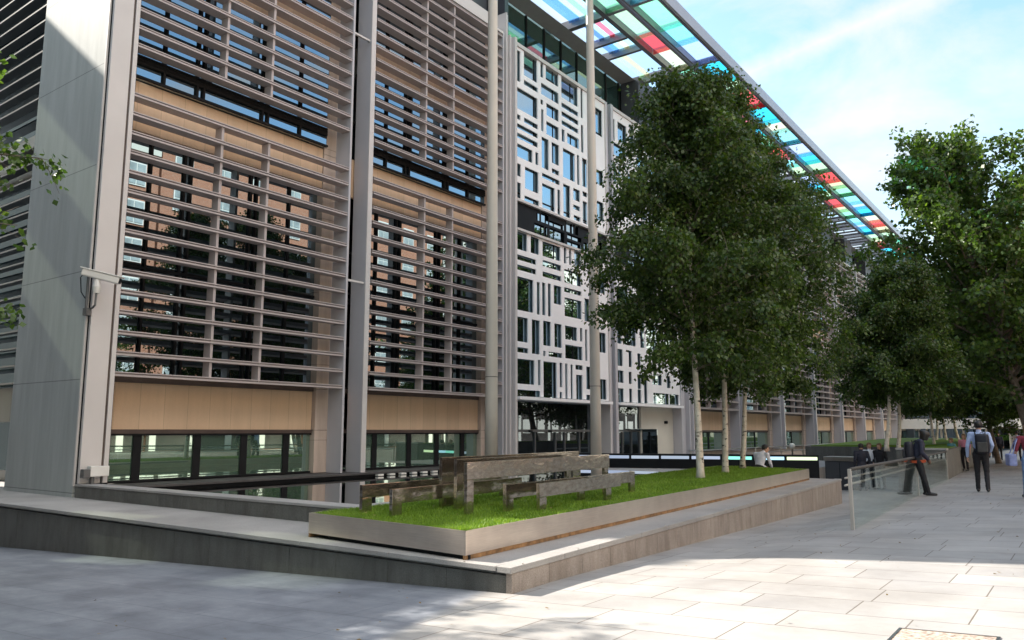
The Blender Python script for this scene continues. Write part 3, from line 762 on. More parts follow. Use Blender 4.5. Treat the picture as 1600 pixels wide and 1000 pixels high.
for k in range(0, 4):
    y = yk[k]
    for j, (a, b) in enumerate(((.16, 2.13), (2.35, 3.58), (3.80, 6.9))):
        if y + b < 23.8: continue
        a2 = max(a, 23.75 - y)
        st = inner[(k + j) % 4] if k != 1 else inner[1 + j]
        if k == 0: st = inner[0]
        for i, nm in enumerate(st):
            x0 = -17.92 + i * .285 + .012
            if npane < 98: pane(x0, x0 + .265, y + a2, y + b, PM[nm], .1); npane += 1
# far part of the inner canopy: one louvred field (stripes of sky and blade)
lf = MB()
for k in range(4, 11):
    y = yk[k] + .2
    while y < yk[k] + 6.8: lf.box(-18.7, -16.25, y, y + .55, ZC + .05, ZC + .10); y += 1.15
lf.build('shade_blade', M['canopy_metal'], co)
# ------------------------------------------------------------------ planter, turf, benches
PZ = .578
pl = thing('steel_planter', 'long raised brushed steel planter filled with turf in front of the entrance', 'planter', (-6.6, 12, .27))
def px(y, x0=-5.65): return x0 + SK * (y - 6.84)
c = [(-8.59, 7.09), (-5.65, 6.84), (px(23.64, -5.65), 23.64), (-9.65, 24.1)]
def edge_panels(a, b, z0, z1, step, mb, th=.025, inn=0.):
    a = Vector((*a, 0)); b = Vector((*b, 0)); d = (b - a); L = d.length; d.normalize(); nrm = Vector((-d.y, d.x, 0))   # interior side for ccw ring
    n = max(1, round(L / step))
    for i in range(n):
        p = a + d * (L * i / n + .0015) + nrm * inn; q = a + d * (L * (i + 1) / n - .0015) + nrm * inn
        mb.hexa([(p.x, p.y, z0), (q.x, q.y, z0), (q.x + nrm.x * th, q.y + nrm.y * th, z0), (p.x + nrm.x * th, p.y + nrm.y * th, z0),
                 (p.x, p.y, z1), (q.x, q.y, z1), (q.x + nrm.x * th, q.y + nrm.y * th, z1), (p.x + nrm.x * th, p.y + nrm.y * th, z1)])
mb = MB()
for a, b, st in ((c[0], c[1], 1.5), (c[1], c[2], 2.4), (c[2], c[3], 1.6), (c[3], c[0], 2.4)): edge_panels(a, b, .315, PZ, st, mb)
mb.build('side_panel', M['brushed'], pl)
mb = MB()
for a, b in ((c[1], c[2]), (c[2], c[3]), (c[3], c[0])): edge_panels(a, b, .264, .314, 30, mb, .03, .006)
mb.build('rusty_base', M['rust'], pl)
mb = MB(); edge_panels((-8.2, 7.06), c[1], .264, .313, 30, mb, .03, .05); mb.build('plinth', M['black'], pl)
mb = MB()
g = [(-8.56, 7.12), (-5.68, 6.87), (px(23.6, -5.68), 23.6), (-9.62, 24.06)]
mb.hexa([(x, y, .32) for x, y in g] + [(x, y, PZ - .02) for x, y in g]); mb.build('soil', M['soil'], pl)
def in_quad(p, q):
    for i in range(4):
        a, b = q[i], q[(i + 1) % 4]
        if (b[0] - a[0]) * (p[1] - a[1]) - (b[1] - a[1]) * (p[0] - a[0]) < 0: return False
    return True
def grass_blades(name, q, z, n, hmin, hmax, seed, near_bias=None):
    rg = random.Random(seed); V = []; F = []
    xs = [p[0] for p in q]; ys = [p[1] for p in q]
    k = 0
    while k < n:
        y = min(ys) + (max(ys) - min(ys)) * (rg.random() ** (near_bias or 1.)); x = rg.uniform(min(xs), max(xs))
        if not in_quad((x, y), q): continue
        h = rg.uniform(hmin, hmax) * (.75 + .5 * noise.noise((x * 1.5, y * 1.5, 0))); a = rg.uniform(0, 2 * PI); w = rg.uniform(.004, .008) * (1 + .04 * (y - 6)); b = rg.uniform(0, 2 * PI); l = h * rg.uniform(.2, .8)
        i = len(V); dx, dy = math.cos(a) * w, math.sin(a) * w
        V += [(x - dx, y - dy, z), (x + dx, y + dy, z), (x + math.cos(b) * l, y + math.sin(b) * l, z + h)]
        F.append((i, i + 1, i + 2)); k += 1
    o = raw_mesh(name, V, F, M['grass']); tag(o, kind='stuff', label='short bright green turf growing in the steel planter', cat='grass'); return o
grass_blades('grass', g, PZ - .022, 95000, .035, .07, 3, 1.7)

rg = random.Random(9); V = []; F = []
while len(F) < 240:
    if rg.random() < .55:
        y = rg.uniform(7, 23.5); x = rg.uniform(-9.3, -5.7); z = PZ + .03
        if not in_quad((x, y), g): continue
    else:
        x, y = rg.uniform(-9, 0), rg.uniform(3.5, 22); 
        if y > 6.6 and x < wx(y) + .03: continue
        z = zg(x, y) + .012
    a = rg.uniform(0, 6.28); s_ = rg.uniform(.012, .026); i = len(V); ca, sa = math.cos(a) * s_, math.sin(a) * s_
    V += [(x - ca, y - sa, z), (x + sa * .6, y - ca * .6, z + rg.uniform(0, .012)), (x + ca, y + sa, z + rg.uniform(0, .01)), (x - sa * .6, y + ca * .6, z)]; F.append((i, i + 1, i + 2, i + 3))
tag(raw_mesh('fallen_leaves', V, F, mat_leaf('dry_leaf', (.16, .09, .03), (.30, .20, .07), .2)), kind='stuff', label='small dry birch leaves scattered over turf and paving', cat='leaves')
def plate_frame(parent, x0, y0, y1, ztop, depth, legs, th=.055, lw=.19, slope=SK):
    """inverted-U frame of polished plate: a long beam on flat legs"""
    X = lambda y: x0 + slope * (y - y0)
    mb = MB()
    def seg(a, b, z0, z1):
        mb.hexa([(X(a) - th, a, z0), (X(a), a, z0), (X(b), b, z0), (X(b) - th, b, z0), (X(a) - th, a, z1), (X(a), a, z1), (X(b), b, z1), (X(b) - th, b, z1)])
    seg(y0, y1, ztop - depth, ztop)
    b = mb.build('beam', M['mirror'], parent, .004)
    for l in legs:
        mb = MB(); seg(l, l + lw, PZ - .03, ztop - depth - .001); mb.build('leg', M['mirror'], parent, .004)
tb = thing('steel_table', 'tall mirror polished steel table frames standing on the turf between two low benches', 'table', (-7.2, 10, PZ))
plate_frame(tb, -6.70, 8.13, 12.42, 1.255, .23, (8.131, 12.22), lw=.15)
plate_frame(tb, -7.24, 8.56, 11.95, 1.272, .23, (8.561, 11.75), lw=.15)
plate_frame(tb, -7.65, 8.71, 12.95, 1.285, .27, (8.711, 12.7), lw=.3)
mb = MB(); mb.box(-7.9, -6.8, 9.0, 11.7, .535, .55); mb.build('ground_plate', M['bag_grey'], tb)
b1 = thing('steel_bench', 'low mirror polished steel bench frame on turf beside the pool', 'bench', (-7.6, 9, PZ), 0, 'polished steel benches on the turf')
plate_frame(b1, -7.93, 7.43, 11.0, .95, .17, (7.431, 9.3, 10.8))
plate_frame(b1, -7.38, 7.44, 10.6, .918, .19, (7.441, 9.0, 10.4))
mb = MB(); mb.box(-8.1, -7.45, 7.6, 10.5, .535, .55); mb.build('ground_plate', M['bag_grey'], b1)
b2 = thing('steel_bench', 'low mirror polished steel bench frame on turf nearest the street', 'bench', (-6.4, 10.5, PZ), 0, 'polished steel benches on the turf')
plate_frame(b2, -6.53, 8.76, 13.05, .938, .19, (8.761, 10.9, 12.86))
plate_frame(b2, -6.22, 9.12, 11.75, .950, .19, (9.121, 11.2))
mb = MB(); mb.box(-6.75, -6.3, 9.3, 11.6, .535, .55); mb.build('ground_plate', M['bag_grey'], b2)

# ------------------------------------------------------------------ tall poles
for x, y, lab in ((-15.0, 19.36, 'tall cream round pole standing in the pool before the louvre screens'), (-15.0, 25.74, 'tall cream round pole standing before the white lattice entrance')):
    p = thing('flagpole', lab, 'pole', (x, y, .3), 0, 'tall poles before the facade')
    mb = MB(); mb.tube([(x, y, .25 + k * 2.1) for k in range(12)], [.205 - .0062 * k for k in range(12)], 24); mb.build('shaft', M['pole'], p, smooth=True)
    mb = MB(); mb.tube([(x, y, 3.32), (x, y, 3.34)], .2, 24); mb.build('joint_ring', M['bag_grey'], p)
    mb = MB(); mb.tube([(x, y, .2), (x, y, .36)], .3, 24); mb.build('base_flange', M['steel'], p)

# ------------------------------------------------------------------ security camera and floodlight on the corner pier
cc = thing('security_camera', 'white security camera on a grey bracket fixed to the corner pier', 'camera', (-17.4, 8.2, 4.7))
hx, hy, hz = -17.15, 8.02, 5.0
mb = MB(); a = Vector((-17.36, 7.93, 5.08)); b = Vector((-16.86, 8.50, 4.90))
mb.bar(a, b, .15, .15); mb.build('housing', M['cctv_white'], cc, .03)
mb = MB(); mb.bar(a + Vector((-.02, -.02, .09)), b + Vector((.05, .06, .075)), .19, .025); mb.build('sun_shield', M['cctv_white'], cc, .008)
mb = MB(); mb.bar(b - (b - a) * .005, b + (b - a).normalized() * .02, .11, .11); mb.build('lens_window', M['black'], cc)
mb = MB(); mb.tube([(-17.15, 8.16, 4.93), (-17.15, 8.16, 4.76)], [.05, .085], 12); mb.tube([(-17.15, 8.16, 4.76), (-17.15, 8.16, 4.62)], [.085, .06], 12); mb.build('pan_head', M['cctv_white'], cc)
mb = MB(); mb.tube([(-17.15, 8.16, 4.62), (-17.15, 8.15, 4.36), (-17.3, 8.18, 4.32), (-17.54, 8.17, 4.28)], .022, 8); mb.tube([(-17.5, 8.13, 4.26), (-17.5, 8.13, 5.02)], .03, 8); mb.box(-17.58, -17.40, 8.10, 8.2, 4.16, 4.32); mb.build('bracket', M['cctv_grey'], cc)
mb = MB(); mb.tube([(-17.4, 7.98, 5.05), (-17.62, 8.02, 5.0), (-17.72, 8.1, 4.7), (-17.6, 8.14, 4.55), (-17.5, 8.14, 4.5)], .011, 6); mb.build('cable', M['black'], cc)
fl = thing('floodlight', 'small white floodlight box at the foot of the corner pier', 'lamp', (-17.3, 8.45, .6))
mb = MB(); mb.box(-17.42, -17.24, 8.36, 8.76, .70, .92); mb.build('housing', M['cctv_white'], fl, .015)
mb = MB(); mb.box(-17.36, -17.20, 8.20, 8.345, .68, .86); mb.build('gear_box', M['cctv_grey'], fl, .01)
mb = MB(); mb.box(-17.4, -17.3, 8.42, 8.48, .53, .70); mb.build('foot', M['cctv_grey'], fl)

# ------------------------------------------------------------------ glass balustrade beside the street
BX = lambda y: -3.31 - .0571 * (y - 14.03)
def balustrade(y0, y1, posts, lab, npan):
    bl = thing('glass_balustrade', lab, 'balustrade', (BX(y0), y0, zg(BX(y0) + .5, y0)))
    zb = lambda y: zg(BX(y) + .7, y)
    for y in posts:
        mb = MB(); mb.box(BX(y) - .045, BX(y) + .012, y - .03, y + .03, zb(y) - .4, zb(y) + .955); mb.build('post', M['rail_light'], bl, .008)
    ed = np.linspace(y0 + .06, y1 - .06, npan + 1)
    for a, b in zip(ed, ed[1:]):
        a += .012; b -= .012
        mb = MB(); mb.hexa([(BX(a) + dx, a, zb(a) - .38) if i in (0, 1) else (BX(b) + dx, b, zb(b) - .38) for i, dx in ((0, -.008), (1, .008), (2, .008), (3, -.008))] +
                           [(BX(a) + dx, a, zb(a) + .93) if i in (0, 1) else (BX(b) + dx, b, zb(b) + .93) for i, dx in ((0, -.008), (1, .008), (2, .008), (3, -.008))])
        mb.build('glass_panel', M['bal_glass'], bl)
    for dz, dx in ((.80, -.09), (.68, -.10)):
        mb = MB(); mb.tube([(BX(y) + dx, y, zb(y) + dz) for y in np.linspace(y0, y1, 6)], .018, 10); mb.build('handrail', M['rail_light'], bl, smooth=True)
    mb = MB(); mb.tube([(BX(y), y, zb(y) + .95) for y in np.linspace(y0, y1, 6)], .03, 10); mb.build('top_rail', M['bag_grey'], bl, smooth=True)
    for y in np.arange(y0 + 1, y1, 2.2):
        for dz in (.80, .68):
            mb = MB(); mb.bar((BX(y) - .1, y, zb(y) + dz), (BX(y) - .008, y, zb(y) + dz), .02, .02); mb.build('bracket', M['steel'], bl)
    return bl
balustrade(14.03, 32.6, (14.03, 23.4, 32.6), 'long glass balustrade with steel handrails separating ramp from street pavement', 6)
# second planter wall behind the far end of the balustrade
sw = thing('granite_wall', 'grey granite wall of the far raised lawn at the end of the glass balustrade', 'wall', (-5, 33, 0))
mb = MB(); panels_x(-6.05, -4.40, 32.75, 33.05, -1.2, .955, .8, mb)
for a in np.arange(33.06, 70, 1.2): mb.hexa([(-4.6 + SK * (a - 33), a, -1.2), (-4.4 + SK * (a - 33), a, -1.2), (-4.4 + SK * (a + 1.19 - 33), a + 1.19, -1.2), (-4.6 + SK * (a + 1.19 - 33), a + 1.19, -1.2), (-4.6 + SK * (a - 33), a, .955), (-4.4 + SK * (a - 33), a, .955), (-4.4 + SK * (a + 1.19 - 33), a + 1.19, .955), (-4.6 + SK * (a + 1.19 - 33), a + 1.19, .955)])
for a in np.arange(33.06, 46, 1.2): mb.box(-6.05, -5.85, a, a + 1.19, -1.2, .955)
panels_x(-13.2, -6.1, 46, 46.3, -1.2, .80, 1.2, mb)
mb.build('face', M['dark_granite'], sw, .004)
mb = MB(); mb.box(-6.08, -4.37, 32.72, 33.2, .96, 1.03); mb.build('coping', M['coping'], sw, .005)
q2 = [(-6.0, 33.2), (-4.5, 33.2), (-4.5 + SK * 36, 69), (-12.6, 69), (-12.6, 46.3), (-6.0, 46.3)]
mb = MB(); mb.hexa([(-5.9, 33.22, .3), (-4.55, 33.22, .3), (-4.6 + SK * 13, 46.4, .3), (-5.9, 46.4, .3), (-5.9, 33.22, .97), (-4.55, 33.22, .97), (-4.6 + SK * 13, 46.4, .99), (-5.9, 46.4, .99)])
mb.hexa([(-13, 46.41, .3), (-4.6 + SK * 13.4, 46.41, .3), (-4.6 + SK * 36, 69, .3), (-13, 69, .3), (-13, 46.41, .84), (-4.6 + SK * 13.4, 46.41, .98), (-4.6 + SK * 36, 69, 1.1), (-13, 69, 1.1)])
lawn = mb.build('lawn', M['grass']); tag(lawn, kind='structure')

# ------------------------------------------------------------------ black light barrier, cabinet, ramp rail
br = thing('light_barrier', 'long black barrier wall with a glowing strip of pale light panels', 'barrier', (-12, 29, 0))
A = Vector((-8.35, 30.75, 0)); B = Vector((-17.2, 27.6, 0)); d = (B - A).normalized(); L = (B - A).length
def bx(t0, t1, o0, o1, z0, z1, mb):
    nn = Vector((d.y, -d.x, 0))
    if nn.y > 0: nn = -nn
    p = [A + d * t0 + nn * o1, A + d * t0 + nn * o0, A + d * t1 + nn * o0, A + d * t1 + nn * o1]
    mb.hexa([(q.x, q.y, z0) for q in p] + [(q.x, q.y, z1) for q in p])
mb = MB(); bx(0, L, -.3, 0, -.8, .57, mb); bx(0, L, -.3, 0, .695, .765, mb); bx(0, L, -.3, -.05, .571, .694, mb); mb.build('panel', M['black'], br)
cols = [(.75, .92, .55), (.45, .8, 1.), (.25, .75, .62), (.6, .7, .9), (.55, .65, .8), (.6, .7, .85), (.5, .6, .8), (.6, .7, .9)]
step = L / 8
for i in range(8):
    mb = MB(); bx(i * step + .05, (i + 1) * step - .05, -.049, .004, .575, .690, mb)
    mb.build('light_panel', mat_emit('strip_glow_%d' % i, cols[i], .42 if i < 3 else .20), br)
cb = thing('steel_cabinet', 'grey metal cabinet at the end of the glowing barrier', 'cabinet', (-8.6, 34.2, -.3))
mb = MB(); mb.box(-9.0, -7.85, 34.0, 34.9, -.75, .44); mb.build('body', M['charcoal'], cb, .01)
mb = MB(); mb.box(-9.04, -7.8, 33.96, 34.95, .45, .62); mb.build('lid', M['steel'], cb, .01)
mb = MB(); mb.box(-8.44, -8.42, 33.985, 33.998, -.7, .4); mb.build('door_seam', M['black'], cb)
hr = thing('ramp_handrail', 'long double steel handrail following the ramp along the facade', 'handrail', (-14.5, 50, 0))
mb = MB()
for z in (.78, .52): mb.tube([(-14.5, 33.0, z), (-14.5, 96, z)], .03, 8)
mb.build('rail', M['steel'], hr)
for y in np.arange(33.2, 96, 4.2):
    mb = MB(); mb.tube([(-14.5, y, -.9), (-14.5, y, .78)], .03, 8); mb.build('post', M['steel'], hr)
# small white bollard lamp seen by the fins
bo = thing('bollard_lamp', 'small white globe bollard lamp on the ramp before the fins', 'lamp', (-14.2, 46.9, 0))
mb = MB(); mb.tube([(-14.2, 46.9, -.9), (-14.2, 46.9, .62)], .05, 10); mb.build('post', M['steel'], bo)
mb = MB(); mb.tube([(-14.2, 46.9, .62 + .17 * math.sin(t) + .17) for t in np.linspace(-1.5, 1.5, 9)], [.005 + .17 * math.cos(t) for t in np.linspace(-1.5, 1.5, 9)], 14); mb.build('globe', M['white_paint'], bo, smooth=True)
# granite seat for the sitting man
gs = thing('granite_seat', 'low granite seat block behind the turf planter', 'bench', (-8.6, 24.7, 0))
mb = MB(); mb.box(-9.6, -7.9, 24.28, 24.9, -.9, .32); mb.build('block', M['granite'], gs, .01)
mb = MB(); mb.box(-9.63, -7.87, 24.25, 24.93, .325, .375); mb.build('top', M['coping'], gs, .006)

# recessed cover with brown gravel
mc = thing('access_cover', 'recessed metal access cover filled with brown gravel in the paving', 'cover', (-1.0, 6.6, zg(-1, 6.5)))
zt = lambda x: .046 * (x + 4.97)
def slab(x0, x1, y0, y1, h0, h1, mb): mb.hexa([(x0, y0, zt(x0) + h0), (x1, y0, zt(x1) + h0), (x1, y1, zt(x1) + h0), (x0, y1, zt(x0) + h0), (x0, y0, zt(x0) + h1), (x1, y0, zt(x1) + h1), (x1, y1, zt(x1) + h1), (x0, y1, zt(x0) + h1)])
mb = MB(); slab(-1.30, -.68, 6.2, 6.80, -.01, .005, mb); mb.build('gravel_infill', M['gravel'], mc)
mb = MB()
for a in ((-1.325, -1.303, 6.2, 6.825), (-.677, -.655, 6.2, 6.825), (-1.302, -.678, 6.803, 6.825)): slab(*a, -.01, .008, mb)
mb.build('frame', M['steel'], mc)

# ------------------------------------------------------------------ far building across the end of the street
fb = thing('glass_office_block', 'distant low building with a white canopy band over dark glass', 'building', (-12, 100, 0))
mb = MB(); mb.box(-26, -6.8, 100, 103, 1.88, 3.0); mb.tube([(-6.8, 101.5, 1.88), (-6.8, 101.5, 3.0)], 1.5, 24); mb.build('canopy_band', M['white_paint'], fb)
mb = MB(); mb.box(-26, -5, 101.5, 112, -1.5, 1.87); mb.box(-26, -5, 103.1, 112, 1.87, 14); mb.build('glass_wall', M['glass'], fb)
mb = MB()
for x in np.arange(-25, -5, 2.2): mb.box(x, x + .18, 101.2, 101.48, -1.5, 1.86)
mb.build('column', M['cream'], fb)
mb = MB(); mb.box(-26, -5, 102.9, 103.08, 6.0, 6.7); mb.build('floor_band', M['charcoal'], fb)
b2_ = thing('brick_house', 'distant brick building closing the street behind the trees', 'building', (2, 125, 0))
mb = MB(); mb.box(-4.5, 14, 124, 140, -1, 15); mb.build('wall', M['cream'], b2_)
mb = MB(); mb.box(-4.6, 14, 123.9, 140, 15.01, 16); mb.build('roof', M['charcoal'], b2_)
for k in range(6):
    for j in range(4):
        mb = MB(); mb.box(-3.6 + k * 2.6, -2.2 + k * 2.6, 123.9, 123.99, .8 + j * 3.5, 3 + j * 3.5); mb.build('window', M['glass'], b2_)
mb = MB(); mb.box(-4.4, 14, 122.3, 123.8, 3.0, 3.3); mb.build('awning', M['teal'], b2_)

# ------------------------------------------------------------------ buildings outside the picture (reflections and shade)
def brick_building(y0, y1, h, lab, fl, wm='brick'):
    b = thing('brick_building', lab, 'building', (18, (y0 + y1) / 2, 0), 0, 'brick buildings across the street')
    mb = MB(); mb.box(18, 28, y0, y1, 0, h); mb.build('wall', M[wm], b)
    mb = MB(); mb.box(17.8, 18, y0, y1, h - .5, h); mb.box(17.9, 18, y0, y1, 4.2, 4.7); mb.build('cornice', M['cream'], b)
    mb = MB(); mb.box(17.93, 18, y0, y1, .2, 4.1); mb.build('shopfront', M['shopfront'], b)
    for y in np.arange(y0 + .2, y1 - .6, 3.1):
        mb = MB(); mb.box(17.86, 17.929, y, y + .5, .2, 4.1); mb.box(17.88, 17.928, y + .9, y + 2.4, 1.4, 3.0); mb.build('shop_pilaster', M['white_paint'], b)
    mb = MB(); mb.box(19, 28, y0 + .2, y1 - .2, h, h + 2.5); mb.build('roof', M['charcoal'], b)
    n = int((y1 - y0) // 3.4); fz = (h - 5.5) / fl; first = None
    for i in range(n):
        for j in range(fl):
            y = y0 + (y1 - y0) * (i + .5) / n; z = 5.2 + j * fz
            if first is None:
                mb = MB(); mb.box(17.90, 17.99, y - .75, y + .75, z, z + fz * .62)
                for k in range(2):
                    for l in range(2): mb.box(17.86, 17.899, y - .66 + k * .7, y - .04 + k * .7, z + .1 + l * fz * .29, z + fz * .29 + l * fz * .29, 1)
                first = (mb.build('window', [M['white_paint'], M['net_curtain']], b), y, z)
            else:
                o = first[0].copy(); COL.objects.link(o); o.location = (0, y - first[1], z - first[2])
ys = [(-14, 12), (12.3, 30), (30.2, 44), (44.3, 62), (62.2, 85), (85.3, 118), (118.3, 170)]
labs = ['building facing the office end wall, toned pale to bounce light', 'red brick building facing the office pool', 'red brick building facing the white lattice', 'red brick building facing the far louvres', 'building near the far end of the street, toned pale to bounce light', 'building beyond the far end of the louvres, toned pale to bounce light', 'building farthest along the street, toned pale to bounce light']
for (a, b), h, l in zip(ys, (24, 22.5, 25, 23.5, 24, 22, 24), labs): brick_building(a, b, h, l, 6, 'cream' if a < 0 or a > 60 else 'brick')  # end buildings made pale to bounce light onto the facade
sb2 = thing('dimming_block', 'unseen dark brick block added behind the viewer to darken the side street faces', 'building', (-10, -20, 0))
mb = MB(); mb.box(-33, -3.5, -30, -9, -1.5, 21); mb.build('wall', M['dark_brick'], sb2)  # added out of view so faces turned to the side street get darker
for i in range(8):
    for j in range(5):
        mb = MB(); mb.box(-31.5 + i * 3.2, -30 + i * 3.2, -8.99, -8.9, 1 + j * 4, 3.4 + j * 4); mb.build('window', M['glass'], sb2)
nb = thing('shade_block', 'unseen wall for the neighbouring block, banded to throw its shade and light patches', 'building', (-36.7, -10, 0))  # thin stand-in for the unseen block, shaped for the shade it casts
mb = MB()
bands = [(-1, 13.4), (15.0, 16.6), (18.4, 20.2), (21.8, 23.55)]
for a, b in bands: mb.box(-36.9, -36.5, -60, 6.6, a, min(b, 23.15))
mb.box(-36.9, -36.5, 4.6, 6.6, 23.151, 23.8)  # stepped top places the shade edge on end wall and ground
gb = [(13.4, 15.0), (16.6, 18.4), (20.2, 21.8)]
rn = random.Random(4)
for a, b in gb:
    y = -60
    while y < 6.4:
        w = rn.uniform(1.2, 3.4); 
        mb.box(-36.88, -36.52, y, min(6.6, y + w), a + .001, b - .001); y += w + rn.uniform(1.0, 2.4)
    mb.box(-36.88, -36.52, 6.3, 6.6, a + .001, b - .001)
mb.build('wall', M['cream'], nb)
mb = MB()
for a, b in gb: mb.box(-36.72, -36.70, -60, 6.5, a, b)
mb.build('window', mat_tinted('patch_glass', (.20, .24, .19)), nb)  # tinted bands added to let soft light patches through
# ------------------------------------------------------------------ trees
def leaf_cloud(P, D, size, asp, rg, droop):
    """P leaf base points, D growth directions -> folded diamond leaves (4 verts)"""
    n = len(P)
    ax = D * .6 + rg.normal(0, .7, (n, 3)); ax[:, 2] -= droop
    ax /= np.linalg.norm(ax, axis=1)[:, None]
    rv = rg.normal(0, 1, (n, 3)); sd = np.cross(ax, rv); sd /= np.linalg.norm(sd, axis=1)[:, None]
    s = size * rg.uniform(.65, 1.3, n)[:, None]
    nr = np.cross(ax, sd)
    v0 = P; v2 = P + ax * s; m = P + ax * s * .45 + nr * s * .08
    V = np.stack([v0, m + sd * s * asp * .5, v2, m - sd * s * asp * .5], 1).reshape(-1, 3)
    F = np.arange(n * 4).reshape(-1, 4)
    return V, F
def make_tree(name, label, cat, base, height, z0, env, nb, trunk_r, leaf, nleaf, barkm, leafm, seed, droop=.5, elev=.6, lean=(0, 0), group=None, asp=.75, twig=.55, sig=.10, stems=1, gap=0.):
    rg = np.random.default_rng(seed); rp = random.Random(seed)
    t = thing(name, label, cat, base, 0, group)
    bx, by, bz = base
    wood = MB()
    tp = []
    for i in range(9):
        f = i / 8
        tp.append(Vector((bx + lean[0] * f + .10 * math.sin(f * 5 + seed) * min(1, f * 2), by + lean[1] * f + .10 * math.cos(f * 4 + seed * 2) * min(1, f * 2) - .1 * math.cos(seed * 2) * min(1, f * 2), bz - .05 + height * f * .96)))
    tr = [trunk_r * (1.35 if i == 0 else 1 - i / 8 * .9) for i in range(9)]
    tp.insert(1, tp[0] + Vector((0, 0, .25))); tr.insert(1, trunk_r * 1.03)
    wood.tube(tp, tr, 12)
    wood_o = wood.build('trunk', M[barkm], t, smooth=True)
    limb = MB()
    def along(f):
        q = f * 8; i = min(7, int(q)); a = tp[i + 1] if i > 0 else tp[0]; b = tp[i + 2]
        return a.lerp(b, q - i)
    P = []; D = []
    for k in range(nb):
        f = z0 + (1 - z0) * ((k + .5) / nb) ** .9
        s = along(min(.995, f)); g = (f - z0) / (1 - z0)
        az = k * 2.39996 + rp.uniform(-.4, .4); Lr = env(g, az) * rp.uniform(.72, 1.08)
        el = elev + .5 * g + rp.uniform(-.2, .2)
        d = Vector((math.cos(az) * math.cos(el), math.sin(az) * math.cos(el), math.sin(el)))
        pts = [s]; st = 7
        for i in range(st):
            d = (d + Vector((rp.uniform(-.16, .16), rp.uniform(-.16, .16), rp.uniform(-.12, .12) - droop * .28 * (i / st + .2)))).normalized()
            pts.append(pts[-1] + d * (Lr / st / max(.35, math.cos(el * .7))))
        r0 = max(.012, trunk_r * .38 * (1 - .75 * g))
        limb.tube(pts, [r0 * (1 - .88 * i / st) for i in range(st + 1)], 5, caps=False)
        for i in range(2, st + 1):
            p = pts[i]; dd = (pts[i] - pts[i - 1]).normalized()
            for q in range(3 if i < st else 5):
                td = (dd * .6 + Vector((rp.gauss(0, .7), rp.gauss(0, .7), rp.gauss(0, .5)))).normalized()
                tl = twig * rp.uniform(.5, 1.25); pp = p.lerp(pts[i - 1], rp.random()); tpts = [pp]
                for j in range(3):
                    td = (td + Vector((0, 0, -droop * .5))).normalized(); tpts.append(tpts[-1] + td * tl / 3)
                if rp.random() < .5: limb.tube(tpts, [.008, .006, .004, .003], 3, caps=False)
                if rp.random() < gap: continue
                m = max(1, int(nleaf * rp.uniform(.4, 1.6) * (1 - .30 * g)))
                u = rg.uniform(0.1, 3.0, m)
                idx = np.minimum(2, u.astype(int)); fr = (u - idx)[:, None]
                TA = np.array([tuple(x) for x in tpts]); base_p = TA[idx] * (1 - fr) + TA[idx + 1] * fr
                P.append(base_p + rg.normal(0, sig, (m, 3))); D.append(np.repeat(np.array([tuple(td)]), m, 0))
    limb.build('limbs', M[barkm if barkm != 'bark_birch' else 'bark'], wood_o, smooth=True)
    P = np.concatenate(P); D = np.concatenate(D)
    V, F = leaf_cloud(P, D, leaf, asp, rg, droop * .5)
    raw_mesh('crown', V, F, M[leafm], t)
    return t
def move_copy(src, base, rz=0., sc=1., label=None, zs=None):
    c = copy_tree(src); c.location = base; c.rotation_euler = (0, 0, rz); c.scale = (sc, sc, zs or sc)
    if label: c['label'] = label
    return c
birch_env = lambda g, az: 3.15 * (min(1, (g + .12) * 3.2) ** .7) * (1 - .80 * g ** 1.4) + .1 * math.sin(3 * az)
GB = 'white stemmed birches on the turf planter'
make_tree('birch_tree', 'nearest white stemmed birch on the turf planter, beside the benches', 'tree', (-7.55, 17.8, PZ - .02), 10.0, .265, birch_env, 94, .088, .100, 40, 'bark_birch', 'leaf_birch', 3, .75, .55, group=GB, lean=(-.1, .3))
make_tree('birch_tree', 'middle white stemmed birch of three on the turf planter', 'tree', (-7.95, 20.4, PZ - .02), 10.5, .24, birch_env, 94, .082, .100, 40, 'bark_birch', 'leaf_birch', 8, .75, .6, group=GB, lean=(.2, -.1))
make_tree('birch_tree', 'farthest white stemmed birch on the turf planter, beside the sitting man', 'tree', (-8.5, 23.2, PZ - .02), 8.9, .26, lambda g, az: birch_env(g, az) * (1.12 + .26 * (1 - g) * math.cos(az - .4)), 104, .078, .100, 42, 'bark_birch', 'leaf_birch', 15, .8, .55, group=GB, lean=(.6, .1))
fbz = .98
sb_ = make_tree('birch_tree', 'left birch of the slim pair on the far raised lawn', 'tree', (-6.62, 34.0, fbz - .06), 7.0, .29, lambda g, az: 2.5 * (min(1, (g + .15) * 3) ** .7) * (1 - .7 * g ** 2), 90, .085, .11, 36, 'bark_birch', 'leaf_birch', 21, .8, .5, lean=(.7, .3), group='birches on the far lawn')
move_copy(sb_, (-6.35, 34.9, fbz - .06), .5, .94, 'right birch of the slim pair on the far raised lawn')
for i, (x, y, s, l) in enumerate(((-8.9, 62.5, 1.05, 'distant thin birch, leftmost of the trunk cluster on the far lawn'), (-8.45, 63.5, 1.0, 'distant thin birch in the middle of the trunk cluster on the far lawn'), (-8.0, 66, 1.1, 'distant thin birch, rightmost of the trunk cluster on the far lawn'), (-6.9, 47.5, .85, 'birch with dense low crown behind the slim pair on the far lawn'))):
    move_copy(sb_, (x, y, .9), 1.1 * i + .5, s, l)
plane_env = lambda g, az: 5.6 * (min(1, (g + .22) * 2.2) ** .6) * (1 - .72 * g ** 2.2)
